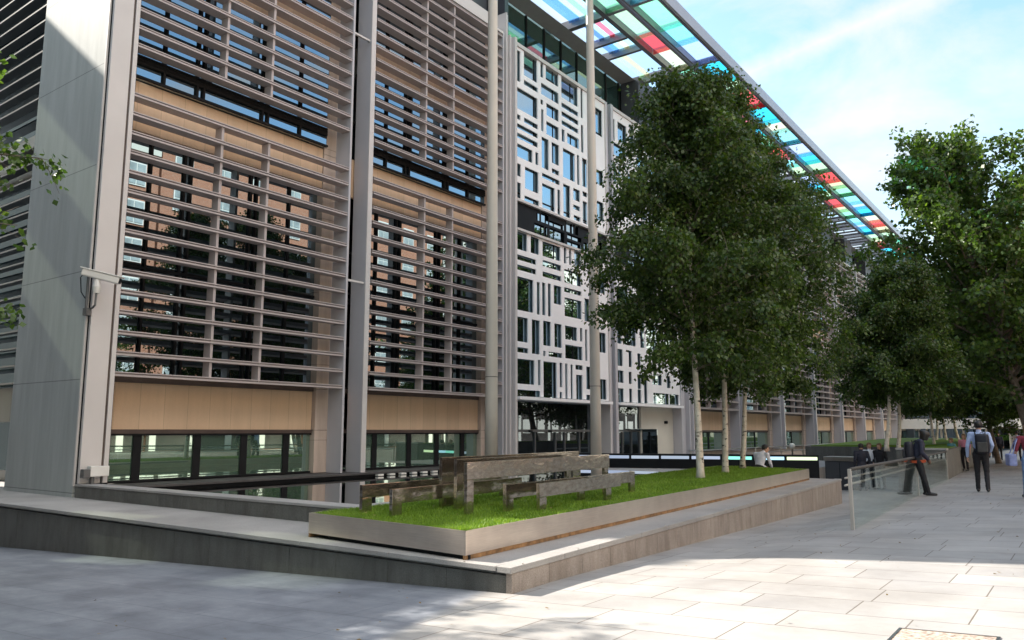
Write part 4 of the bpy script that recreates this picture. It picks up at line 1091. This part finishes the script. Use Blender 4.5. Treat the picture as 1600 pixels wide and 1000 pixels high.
pt = make_tree('plane_tree', 'large plane tree with sunlit top at the right of the street', 'tree', (-1.9, 41.5, .0), 14.6, .2, plane_env, 120, .24, .19, 28, 'bark', 'leaf_plane', 31, .35, .5, lean=(-3.0, 0.), group='plane trees along the street', asp=.95, twig=.9, sig=.16, gap=.24)
move_copy(pt, (-1.8, 57, -.1), .5, .92, 'plane tree behind the largest one on the right of the street')
move_copy(pt, (2.4, 31.5, .1), 2.9, .62, 'smaller plane tree with low leaves at the right edge of the picture')
move_copy(pt, (-1.5, 78, -.2), .3, .95, 'farthest plane tree down the right side of the street')
move_copy(pt, (-2.3, 49.5, -.1), 2.6, .98, 'plane tree with the rounded crown beside the largest one at the right')
move_copy(pt, (-4.4, 52, -.2), .9, .66, 'lower plane tree in the gap behind the birch pair')
for i, (x, y) in enumerate(((8.5, 9), (9, 22), (8.5, 36), (9, 50))):
    move_copy(pt, (x, y, .1), i * 1.3, .62, 'plane tree across the street before the brick buildings, seen only in window reflections')
mt = make_tree('maple_tree', 'tree with bright yellow green leaves reaching in at the left edge', 'tree', (-14.1, 2.3, -.4), 10.6, .28, lambda g, az: 3.3 * (min(1, (g + .3) * 2.4) ** .6) * (1 - .55 * g ** 2), 60, .15, .095, 26, 'bark', 'leaf_plane', 44, .35, .35, asp=.9, twig=.5, sig=.07, gap=.15)

for x, y, rz_, s, l in ((-12.5, -4.2, 1.2, 1.1, 'broad tree behind the viewer that shades the near pavement, beside the dark brick block'), (-8.2, -2.6, 3.3, 1.05, 'broad tree behind the viewer nearest to the near pavement'), (-3.4, -5.0, 5.0, 1.0, 'broad tree behind the viewer at the street corner')):
    move_copy(mt, (x, y, -.2), rz_, s, l)
# ------------------------------------------------------------------ people
def loft(V, F, cs, side, fwd, rx, ry, seg=14):
    """elliptical loft with rounded ends; returns closed mesh appended to V, F"""
    n0 = len(V); k = len(cs)
    for i in range(k):
        for j in range(seg):
            a = 2 * PI * j / seg
            V.append(cs[i] + side[i] * (math.cos(a) * rx[i]) + fwd[i] * (math.sin(a) * ry[i]))
    for i in range(k - 1):
        for j in range(seg):
            a = n0 + i * seg + j; b = n0 + i * seg + (j + 1) % seg
            F.append((a, b, b + seg, a + seg))
    F.append(tuple(n0 + seg - 1 - j for j in range(seg))); F.append(tuple(n0 + (k - 1) * seg + j for j in range(seg)))
def capsule(V, F, pts, rad, seg=10, flat=1., side_hint=None):
    pts = [Vector(p) for p in pts]; rad = list(rad)
    d0 = (pts[0] - pts[1]).normalized(); d1 = (pts[-1] - pts[-2]).normalized()
    P = []; Rr = []
    for t in (85, 55, 25): P.append(pts[0] + d0 * rad[0] * math.sin(R(t))); Rr.append(rad[0] * math.cos(R(t)))
    P += pts; Rr += rad
    for t in (25, 55, 85): P.append(pts[-1] + d1 * rad[-1] * math.sin(R(t))); Rr.append(rad[-1] * math.cos(R(t)))
    side = []; fw = []
    for i in range(len(P)):
        d = (P[min(i + 1, len(P) - 1)] - P[max(i - 1, 0)]).normalized()
        h = Vector(side_hint) if side_hint else Vector((1, 0, 0))
        if abs(d.dot(h)) > .95: h = Vector((0, 1, 0))
        s = (h - d * h.dot(d)).normalized(); side.append(s); fw.append(d.cross(s))
    loft(V, F, P, side, fw, Rr, [r * flat for r in Rr], seg)
BASE = dict(head=(0, .03, 1.63), neck=(0, 0, 1.48), chest=(0, 0, 1.28), waist=(0, .01, 1.08), pelvis=(0, 0, .93),
            shl=(-.19, 0, 1.42), shr=(.19, 0, 1.42), ell=(-.235, -.03, 1.13), elr=(.235, -.03, 1.13), wrl=(-.25, .06, .88), wrr=(.25, .06, .88),
            hpl=(-.09, 0, .92), hpr=(.09, 0, .92), knl=(-.10, .02, .49), knr=(.10, .02, .49), anl=(-.105, -.02, .085), anr=(.105, -.02, .085), face=(0, 1, 0), side=(1, 0, 0), fl=(0, 1, 0), fr=(0, 1, 0))
def person(label, base, rz, h, pose, mats, hair='short', hairm='hair_dark', vox=.0105, female=False, group=None, jacket=False, curl=.5):
    t = thing('person', label, 'person', base, 0, group)
    J = dict(BASE); J.update(pose); s = h / 1.75
    J = {k: Vector(v) for k, v in J.items()}
    V = []; F = []; segs = []
    def cap(pts, rad, m, seg=10, flat=1., hint=None):
        capsule(V, F, pts, rad, seg, flat, hint)
        for a, b, ra, rb in zip(pts, pts[1:], rad, rad[1:]): segs.append((Vector(a), Vector(b), (ra + rb) / 2, m))
    # torso loft (clothed)
    sd = J['side'].normalized(); w = .92 if female else 1.
    jk = 1.12 if jacket else 1.
    cs = [J['pelvis'] + (J['pelvis'] - J['waist']).normalized() * .07, J['pelvis'], J['waist'], J['chest'], J['chest'].lerp(J['neck'], .55), J['chest'].lerp(J['neck'], .86), J['neck']]
    rx = [.10, .165 * (1.06 if female else 1), .142 * w * jk, .172 * w * jk, .175 * w * jk, .12 * w, .062]; ry = [.08, .118, .10 * jk, .122 * jk, .108 * jk, .085, .06]
    side = []; fw = []
    for i in range(7):
        d = (cs[min(i + 1, 6)] - cs[max(i - 1, 0)]).normalized(); q = (sd - d * sd.dot(d)).normalized(); side.append(q); fw.append(d.cross(q))
    loft(V, F, cs, side, fw, rx, ry, 18)
    for i, m in zip(range(6), ('trouser', 'trouser', 'shirt', 'shirt', 'shirt', 'shirt')): segs.append((cs[i], cs[i + 1], (rx[i] + rx[i + 1]) / 2 * .85, m))
    hd = J['head']; nk = J['neck']; fc = J['face'].normalized(); up = (hd - nk).normalized(); up = (up + Vector((0, 0, .6))).normalized()
    fc = (fc - up * fc.dot(up)).normalized(); hs = fc.cross(up)
    cap([nk - up * .03, hd - up * .06], [.062, .055], 'skin')
    # skull, jaw, nose, brow, ears
    hc = [hd + up * z for z in (-.125, -.10, -.06, -.02, .02, .06, .09, .112)]; off = [.035, .03, .018, .01, .0, -.008, -.012, -.014]
    hr_ = [.030, .047, .061, .069, .074, .071, .055, .025]; hf = [.034, .058, .078, .088, .094, .092, .074, .036]
    loft(V, F, [c_ + fc * o for c_, o in zip(hc, off)], [hs] * 8, [fc] * 8, hr_, hf, 16)
    segs.append((hd - up * .09, hd + up * .08, .085, 'skin'))
    cap([hd + fc * .092 + up * .015, hd + fc * .112 - up * .02], [.009, .014], 'skin', 8)
    cap([hd + fc * .086 - up * .062 - hs * .02, hd + fc * .086 - up * .062 + hs * .02], [.009, .009], 'skin', 8)
    for e in (-1, 1):
        cap([hd + hs * e * .073 - up * .03, hd + hs * e * .08 + up * .02 - fc * .008], [.011, .016], 'skin', 8)
        cap([hd + fc * .078 + up * .034 + hs * e * .016, hd + fc * .074 + up * .03 + hs * e * .046], [.009, .008], 'skin', 8)
    sleeve = mats.get('sleeve', 'shirt')
    for q in 'lr':
        sh, el, wr = J['sh' + q], J['el' + q], J['wr' + q]
        k = 1.15 if jacket else 1.
        cap([J['chest'].lerp(nk, .6), sh], [.075, .066 * k], 'shirt')
        cap([sh, sh.lerp(el, .5), el], [.062 * k * w, .054 * k * w, .046 * k * w], 'shirt')
        cap([el, el.lerp(wr, .35), wr], [.046 * k * w, .043 * k * w, .033 * k], sleeve)
        d = (wr - el).normalized(); hn = J.get('hand' + q); d = Vector(hn).normalized() if hn else (d + Vector((0, 0, -.3))).normalized()
        inn = (J['chest'] - wr); inn.z = 0; inn = (inn - d * inn.dot(d)).normalized() if inn.length > .02 else Vector((0, 1, 0)); kn = d.cross(inn)     # inn: palm normal, kn: knuckle row
        if kn.dot(J['fl']) < 0: kn = -kn
        cap([wr, wr + d * .045, wr + d * .085], [.027, .038, .036], 'skin', 10, .5, kn)
        for i, (o, L) in enumerate(((-.027, .062), (-.009, .074), (.009, .080), (.027, .070))):
            b0 = wr + d * .082 + kn * o; p1 = b0 + d * L * .45 + inn * .006; p2 = p1 + (d * (1 - curl * .6) + inn * curl).normalized() * L * .33; p3 = p2 + (d * (1 - curl) + inn * (.3 + curl)).normalized() * L * .28
            cap([b0, p1, p2, p3], [.0095, .009, .0085, .007], 'skin', 7)
        b0 = wr + d * .035 + kn * .03; cap([b0, b0 + (d + kn * .8 + inn * .4).normalized() * .038, b0 + (d * 1.2 + kn * .6 + inn * .6).normalized() * .068], [.013, .0105, .0085], 'skin', 7)
        hp, kn_, an = J['hp' + q], J['kn' + q], J['an' + q]
        cap([hp, hp.lerp(kn_, .5), kn_], [.098, .082, .064], 'trouser')
        cap([kn_, kn_.lerp(an, .35), an + (an - kn_).normalized() * .02], [.064, .060, .050], 'trouser')
        fd = J['f' + q].normalized(); toe = an + fd * .17 - Vector((0, 0, .045)); heel = an - fd * .045 - Vector((0, 0, .04))
        cap([heel, an + fd * .06 - Vector((0, 0, .035)), toe], [.040, .044, .036], 'shoe', 10, .95)
    me = bpy.data.meshes.new('body'); me.from_pydata([tuple(v * s) for v in V], [], F)
    bm = bmesh.new(); bm.from_mesh(me); bmesh.ops.recalc_face_normals(bm, faces=bm.faces); bm.to_mesh(me); bm.free()
    tmp = bpy.data.objects.new('tmp', me); COL.objects.link(tmp)
    md = tmp.modifiers.new('r', 'REMESH'); md.mode = 'VOXEL'; md.voxel_size = vox * s; md.use_smooth_shade = True
    sm = tmp.modifiers.new('s', 'SMOOTH'); sm.factor = .5; sm.iterations = 2
    dg = bpy.context.evaluated_depsgraph_get(); dg.update()
    body = bpy.data.meshes.new_from_object(tmp.evaluated_get(dg)); bpy.data.objects.remove(tmp)
    body.materials.clear(); names = ['skin', 'shirt', 'trouser', 'shoe']; lut = {n: i for i, n in enumerate(names)}
    for n in names: body.materials.append(M[mats[n]])
    nf = len(body.polygons); C = np.empty(nf * 3, np.float32); body.polygons.foreach_get('center', C); C = C.reshape(-1, 3) / s
    best = np.full(nf, 1e9); idx = np.zeros(nf, np.int32)
    for a, b, r, m in segs:
        A_ = np.array(a); AB = np.array(b) - A_; tt = np.clip(((C - A_) @ AB) / max(1e-9, AB @ AB), 0, 1)
        dist = np.linalg.norm(C - A_ - tt[:, None] * AB, axis=1) / r
        u = dist < best; best[u] = dist[u]; idx[u] = lut[m]
    body.polygons.foreach_set('material_index', idx); body.polygons.foreach_set('use_smooth', [True] * nf)
    # creases in the cloth
    co = np.empty(len(body.vertices) * 3, np.float32); body.vertices.foreach_get('co', co); co = co.reshape(-1, 3)
    no = np.empty(len(body.vertices) * 3, np.float32); body.vertex_normals.foreach_get('vector', no); no = no.reshape(-1, 3)
    amp = np.array([noise.noise(Vector((c_[0] * 9, c_[1] * 9, c_[2] * 16 + rz))) for c_ in co]) * .007 * (co[:, 2] < 1.42 * s)
    co += no * amp[:, None]; body.vertices.foreach_set('co', co.ravel()); body.update()
    body.name = 'body'; ob = bpy.data.objects.new('body', body); COL.objects.link(ob); ob.parent = t
    # hair
    HV = []; HF = []
    lo = {'short': -.055, 'bob': -.10, 'long': -.20, 'tied': -.05, 'hood': -.13}[hair]
    zz = [lo, lo + .03, -.03, .0, .035, .07, .10, .122]; gr = 1.5 if hair == 'hood' else 1.14
    zz = sorted(zz)
    fr = {'hood': .02}.get(hair, -.028)
    rxh = [.066, .074, .080, .083, .083, .076, .058, .022]; ryh = [.055, .066, .074, .080, .088, .088, .074, .034]
    loft(HV, HF, [(hd + up * z + fc * (fr if z < .05 else fr * .5 - .006)) for z in zz], [hs] * 8, [fc] * 8, [r * gr for r in rxh], [r * gr for r in ryh], 18)
    if hair == 'tied': capsule(HV, HF, [hd - fc * .10, hd - fc * .14 - up * .05, hd - fc * .12 - up * .13], [.03, .028, .012])
    hm = bpy.data.meshes.new('hair'); hm.from_pydata([tuple(v * s) for v in HV], [], HF); bm = bmesh.new(); bm.from_mesh(hm); bmesh.ops.recalc_face_normals(bm, faces=bm.faces)
    bmesh.ops.subdivide_edges(bm, edges=[e for e in bm.edges], cuts=1, smooth=.6, use_grid_fill=True)
    for v in bm.verts: v.co += v.normal * .007 * noise.noise(v.co * 40)
    bm.to_mesh(hm); bm.free(); hm.materials.append(M[hairm]); hm.polygons.foreach_set('use_smooth', [True] * len(hm.polygons))
    ho = bpy.data.objects.new('hair', hm); COL.objects.link(ho); ho.parent = t
    t.rotation_euler = (0, 0, rz)
    return t, s
def backpack(label, base, rz, ctr, size, m, m2, lean=0., straps=True):
    """rounded pack with front pocket, handle and shoulder straps; local frame of the wearer"""
    t = thing('backpack', label, 'backpack', base, 0)
    cx_, cy_, cz_ = ctr; w, d, h = size
    mb = MB(); mb.box(cx_ - w / 2, cx_ + w / 2, cy_ - d, cy_, cz_ - h / 2, cz_ + h / 2); a = mb.build('bag', M[m], None, min(w, d) * .42); a.data.polygons.foreach_set('use_smooth', [True] * len(a.data.polygons))
    p = MB(); p.box(cx_ - w * .36, cx_ + w * .36, cy_ - d - .05, cy_ - d + .01, cz_ - h * .42, cz_ + h * .08); b = p.build('pocket', M[m2], None, .02)
    c_ = MB(); c_.tube([(cx_ - .04, cy_ - .03, cz_ + h / 2 - .01), (cx_ - .03, cy_ - .03, cz_ + h / 2 + .03), (cx_ + .03, cy_ - .03, cz_ + h / 2 + .03), (cx_ + .04, cy_ - .03, cz_ + h / 2 - .01)], .009, 6); c_ = c_.build('handle', M[m], None)
    parts = [a, b, c_]
    if straps:
        for e in (-1, 1):
            st = MB(); st.tube([(cx_ * .4 + e * .11, cy_ - .02, cz_ + h * .44), (cx_ * .4 + e * .12, cy_ + .07, cz_ + h * .56), (cx_ * .4 + e * .13, cy_ + .21, cz_ + h * .45), (cx_ * .4 + e * .16, cy_ + .24, cz_ + h * .1), (cx_ * .4 + e * .18, cy_ + .12, cz_ - h * .22), (cx_ + e * w * .4, cy_ - .02, cz_ - h * .36)], .016, 6)
            parts.append(st.build('strap', M[m], None))
    for o in parts: o.parent = t
    t.rotation_euler = (lean, 0, rz)
    return t
YAW_AWAY = R(3.6)                       # facing down the street
# man walking away with a backpack
wp = (-2.49, 24.65, zg(-2.49, 24.65))
person('man in a pale blue shirt and black trousers walking away down the pavement', wp, YAW_AWAY, 1.88,
       dict(knl=(-.10, .10, .50), anl=(-.11, .10, .085), knr=(.10, .02, .49), anr=(.11, -.16, .10), ell=(-.27, -.05, 1.13), wrl=(-.29, .02, .87), elr=(.27, -.10, 1.15), wrr=(.22, .04, 1.0), head=(.0, .05, 1.63)),
       dict(skin='skin', shirt='shirt_blue', trouser='trouser_black', shoe='shoe'))
backpack('black backpack with grey pocket on the walking man', wp, YAW_AWAY, (.07, -.13, 1.28), (.33, .17, .52), 'bag_black', 'bag_grey')
# person leaning back on the handrail
lp = (-3.62, 23.0, zg(-3.4, 23.0)); lr = R(-75)
person('person in a dark jacket and hood leaning back against the glass balustrade', lp, lr, 1.74,
       dict(pelvis=(0, -.13, .89), waist=(0, -.14, 1.04), chest=(0, -.09, 1.24), neck=(0, -.02, 1.43), head=(0, .05, 1.56), shl=(-.19, -.06, 1.38), shr=(.19, -.06, 1.38), ell=(-.24, -.05, 1.11), elr=(.24, -.05, 1.11), wrl=(-.14, .10, .93), wrr=(.14, .10, .93),
            hpl=(-.09, -.12, .87), hpr=(.09, -.12, .87), knl=(-.10, -.03, .47), knr=(.10, -.02, .47), anl=(-.10, .02, .085), anr=(.10, .06, .085), face=(0, 1, -.25)),
       dict(skin='skin_dark', shirt='jacket_navy', trouser='trouser_black', shoe='shoe'), hair='hood', jacket=True)
mbx = MB(); mbx.tube([(0, -.115, .835), (0, -.12, .90)], [.178, .176], 16); o = mbx.build('orange_hem', M['orange'], None)
pr = [q for q in bpy.data.objects if q.get('label', '').startswith('person in a dark jacket')][0]; o.parent = pr
backpack('black backpack of the person leaning on the balustrade', lp, lr, (0, -.21, 1.14), (.32, .22, .48), 'bag_black', 'bag_black', 0.)
# woman at the right edge
wpn = (-1.24, 22.1, zg(-1.24, 22.1))
person('woman in a maroon top and blue jeans at the right edge', wpn, R(20), 1.70, dict(ell=(-.28, -.02, 1.14), wrl=(-.30, .12, .96), anl=(-.14, .05, .085), knl=(-.11, .06, .49)),
       dict(skin='skin', shirt='maroon', trouser='jeans', shoe='shoe', sleeve='skin'), hair='long', hairm='hair_brown', female=True)
hb = thing('handbag', 'blue grey shoulder bag hanging beside the woman in maroon', 'bag', wpn)
mb = MB(); mb.box(-.47, -.30, -.16, .18, .74, 1.02); a = mb.build('bag', M['bag_blue'], None, .04); a.parent = hb
mb = MB(); mb.tube([(-.38, -.12, 1.0), (-.30, -.08, 1.25), (-.20, 0, 1.44), (-.30, .06, 1.25), (-.38, .14, 1.0)], .012, 6); a = mb.build('strap', M['bag_blue'], None); a.parent = hb; hb.rotation_euler = (0, 0, R(20))
# seated man
sp = (-8.52, 24.62, -.145)
person('man in a white shirt sitting behind the turf with his face in profile', sp, R(-22), 1.80,
       dict(pelvis=(0, 0, .60), waist=(0, .05, .74), chest=(0, .12, .93), neck=(.01, .22, 1.11), head=(.03, .31, 1.225), shl=(-.215, .13, 1.05), shr=(.215, .17, 1.05), ell=(-.27, .24, .80), elr=(.26, .24, .79), wrl=(-.12, .45, .66), wrr=(.12, .45, .66),
            hpl=(-.09, .02, .58), hpr=(.09, .02, .58), knl=(-.13, .46, .54), knr=(.13, .46, .54), anl=(-.12, .44, .1), anr=(.12, .44, .1), face=(.75, .6, -.25)),
       dict(skin='skin', shirt='shirt_white', trouser='trouser_black', shoe='shoe'), hairm='hair_dark')
# two men and a woman at the ramp foot
for lab, x, y, rz, h, mats, kw in (
    ('man in a dark navy suit standing with his back turned behind the balustrade', -7.42, 33.3, R(20), 1.84, dict(skin='skin', shirt='suit', trouser='suit', shoe='shoe'), dict(jacket=True)),
    ('man in a white shirt standing half hidden behind the man in the suit', -7.40, 34.6, R(200), 1.86, dict(skin='skin', shirt='shirt_white', trouser='suit', shoe='shoe'), dict(hairm='hair_brown')),
    ('woman in black with reddish hair standing by the far granite wall', -7.0, 34.55, R(170), 1.82, dict(skin='skin', shirt='trouser_black', trouser='trouser_black', shoe='shoe'), dict(hair='bob', hairm='hair_brown', female=True, jacket=True))):
    person(lab, (x, y, zg(x, y)), rz, h, dict(elr=(.27, -.06, 1.14), wrr=(.20, .14, 1.02)), mats, vox=.0125, **kw)
# far passers-by
for lab, x, y, rz, h, mats, kw in (
    ('distant woman in a pink top walking by the far lawn wall', -4.75, 41.0, R(170), 1.66, dict(skin='skin', shirt='pink', trouser='trouser_black', shoe='shoe', sleeve='skin'), dict(female=True, hair='long', hairm='hair_brown')),
    ('distant person in a teal top beside the far lawn wall', -5.15, 40.2, R(140), 1.62, dict(skin='skin', shirt='teal', trouser='trouser_black', shoe='shoe'), dict(hair='bob', hairm='hair_brown', female=True)),
    ('distant person in a white top far down the pavement', -6.0, 66.0, R(180), 1.72, dict(skin='skin', shirt='shirt_white', trouser='suit', shoe='shoe'), dict()),
    ('distant man in a white shirt in the group far down the street', -3.75, 56.5, R(10), 1.80, dict(skin='skin', shirt='shirt_white', trouser='trouser_black', shoe='shoe'), dict()),
    ('distant man in a pale blue shirt in the group far down the street', -3.25, 57.5, R(0), 1.76, dict(skin='skin', shirt='shirt_blue', trouser='trouser_black', shoe='shoe'), dict()),
    ('distant person in a dark jacket walking behind the man with the backpack', -5.0, 60.0, R(190), 1.76, dict(skin='skin', shirt='jacket_navy', trouser='trouser_black', shoe='shoe'), dict(jacket=True)),
    ('distant person in teal at the right of the far group', -2.75, 58.5, R(5), 1.70, dict(skin='skin', shirt='teal', trouser='suit', shoe='shoe'), dict(female=True, hair='bob'))):
    person(lab, (x, y, zg(x, y)), rz, h, dict(knl=(-.10, .10, .50), anl=(-.11, .10, .085), anr=(.11, -.14, .10)), mats, vox=.018, **kw)

# ------------------------------------------------------------------ sky, sun, camera
SUN = Vector((-.989 * math.cos(R(36.3)), -.148 * math.cos(R(36.3)), math.sin(R(36.3)))).normalized()
w = bpy.data.worlds.new('World'); scene.world = w; w.use_nodes = True; nt = w.node_tree
for n in list(nt.nodes): nt.nodes.remove(n)
out = nt.nodes.new('ShaderNodeOutputWorld'); bg = nt.nodes.new('ShaderNodeBackground')
sky = nt.nodes.new('ShaderNodeTexSky'); sky.sky_type = 'NISHITA'; sky.sun_disc = False
sky.sun_elevation = R(36.3); sky.sun_rotation = math.atan2(SUN.x, SUN.y); sky.dust_density = 1.2; sky.air_density = 1.0; sky.ozone_density = 1.2
g_ = nt.nodes.new('ShaderNodeTexCoord')
mp = nt.nodes.new('ShaderNodeMapping'); mp.inputs['Scale'].default_value = (1.6, 1.6, 3.2); nt.links.new(g_.outputs['Generated'], mp.inputs['Vector'])
nz = N(nt, 'ShaderNodeTexNoise', Scale=2.3, Detail=8., Roughness=.58, Distortion=.4); nt.links.new(mp.outputs[0], nz.inputs['Vector'])
cf = ramp(nt, nz.outputs['Fac'], [(.455, (.02, .02, .02)), (.70, (1, 1, 1))])
# contrail: a thin great-circle streak broken up by noise
P1 = Vector((-0.2756, 0.8656, 0.4182)); P2 = Vector((-0.1149, 0.8832, 0.4547))
nrm = P1.cross(P2).normalized()
dt = nt.nodes.new('ShaderNodeVectorMath'); dt.operation = 'DOT_PRODUCT'; nt.links.new(g_.outputs['Generated'], dt.inputs[0]); dt.inputs[1].default_value = nrm
ab = nt.nodes.new('ShaderNodeMath'); ab.operation = 'ABSOLUTE'; nt.links.new(dt.outputs['Value'], ab.inputs[0])
n2 = N(nt, 'ShaderNodeTexNoise', Scale=22., Detail=6., Roughness=.6); nt.links.new(g_.outputs['Generated'], n2.inputs['Vector'])
ad = nt.nodes.new('ShaderNodeMath'); ad.operation = 'MULTIPLY_ADD'; nt.links.new(n2.outputs['Fac'], ad.inputs[0]); ad.inputs[1].default_value = .030; nt.links.new(ab.outputs[0], ad.inputs[2])
ct = ramp(nt, ad.outputs[0], [(.012, (.95, .95, .95)), (.034, (0, 0, 0))])
fac = mixc(nt, cf, ct, 1., 'SCREEN')
# bright cloud added out of view over the street to lift the facade light
sxw = nt.nodes.new('ShaderNodeSeparateXYZ'); nt.links.new(g_.outputs['Generated'], sxw.inputs[0])
fill_bank = N(nt, 'ShaderNodeMapRange', _interpolation_type='SMOOTHSTEP'); nt.links.new(sxw.outputs['X'], fill_bank.inputs[0])
fill_bank.inputs[1].default_value = .12; fill_bank.inputs[2].default_value = .55; fill_bank.inputs[3].default_value = 0.; fill_bank.inputs[4].default_value = 1.
bz = N(nt, 'ShaderNodeMapRange', _interpolation_type='SMOOTHSTEP'); nt.links.new(sxw.outputs['Z'], bz.inputs[0])
bz.inputs[1].default_value = .48; bz.inputs[2].default_value = .72; bz.inputs[3].default_value = 0.; bz.inputs[4].default_value = 1.
bk = N(nt, 'ShaderNodeMath', _operation='MULTIPLY'); nt.links.new(fill_bank.outputs[0], bk.inputs[0]); nt.links.new(bz.outputs[0], bk.inputs[1])
fac = mixc(nt, fac, bk.outputs[0], 1., 'SCREEN')
cl_ = mixc(nt, (CLOUD, CLOUD, CLOUD * 1.01), (CLOUD * 3.2, CLOUD * 3.1, CLOUD * 3.0), bk.outputs[0])
skc = mixc(nt, sky.outputs['Color'], (1.14, 1.24, 1.12), 1., 'MULTIPLY')
col = mixc(nt, skc, cl_, fac)
nt.links.new(col, bg.inputs['Color']); bg.inputs['Strength'].default_value = SKYS
nt.links.new(bg.outputs[0], out.inputs[0])
sl = bpy.data.lights.new('sun', 'SUN'); sl.energy = SUNS; sl.angle = R(.53); sl.color = (1., .93, .82)
so = bpy.data.objects.new('sun', sl); COL.objects.link(so); so.rotation_euler = SUN.to_track_quat('Z', 'Y').to_euler()
cam = bpy.data.cameras.new('camera'); cam.lens = 1225 / 1600 * 36; cam.sensor_width = 36; cam.clip_end = 3000; cam.clip_start = .1
co_ = bpy.data.objects.new('camera', cam); COL.objects.link(co_); co_.location = (0, 0, 1.67); co_.rotation_euler = (R(90 + 8.038), 0, R(36.276))
scene.camera = co_
vs = scene.view_settings; vs.view_transform = 'Standard'; vs.look = 'None'; vs.exposure = EXPO; vs.gamma = 1
scene.cycles.max_bounces = 8; scene.cycles.transparent_max_bounces = 16
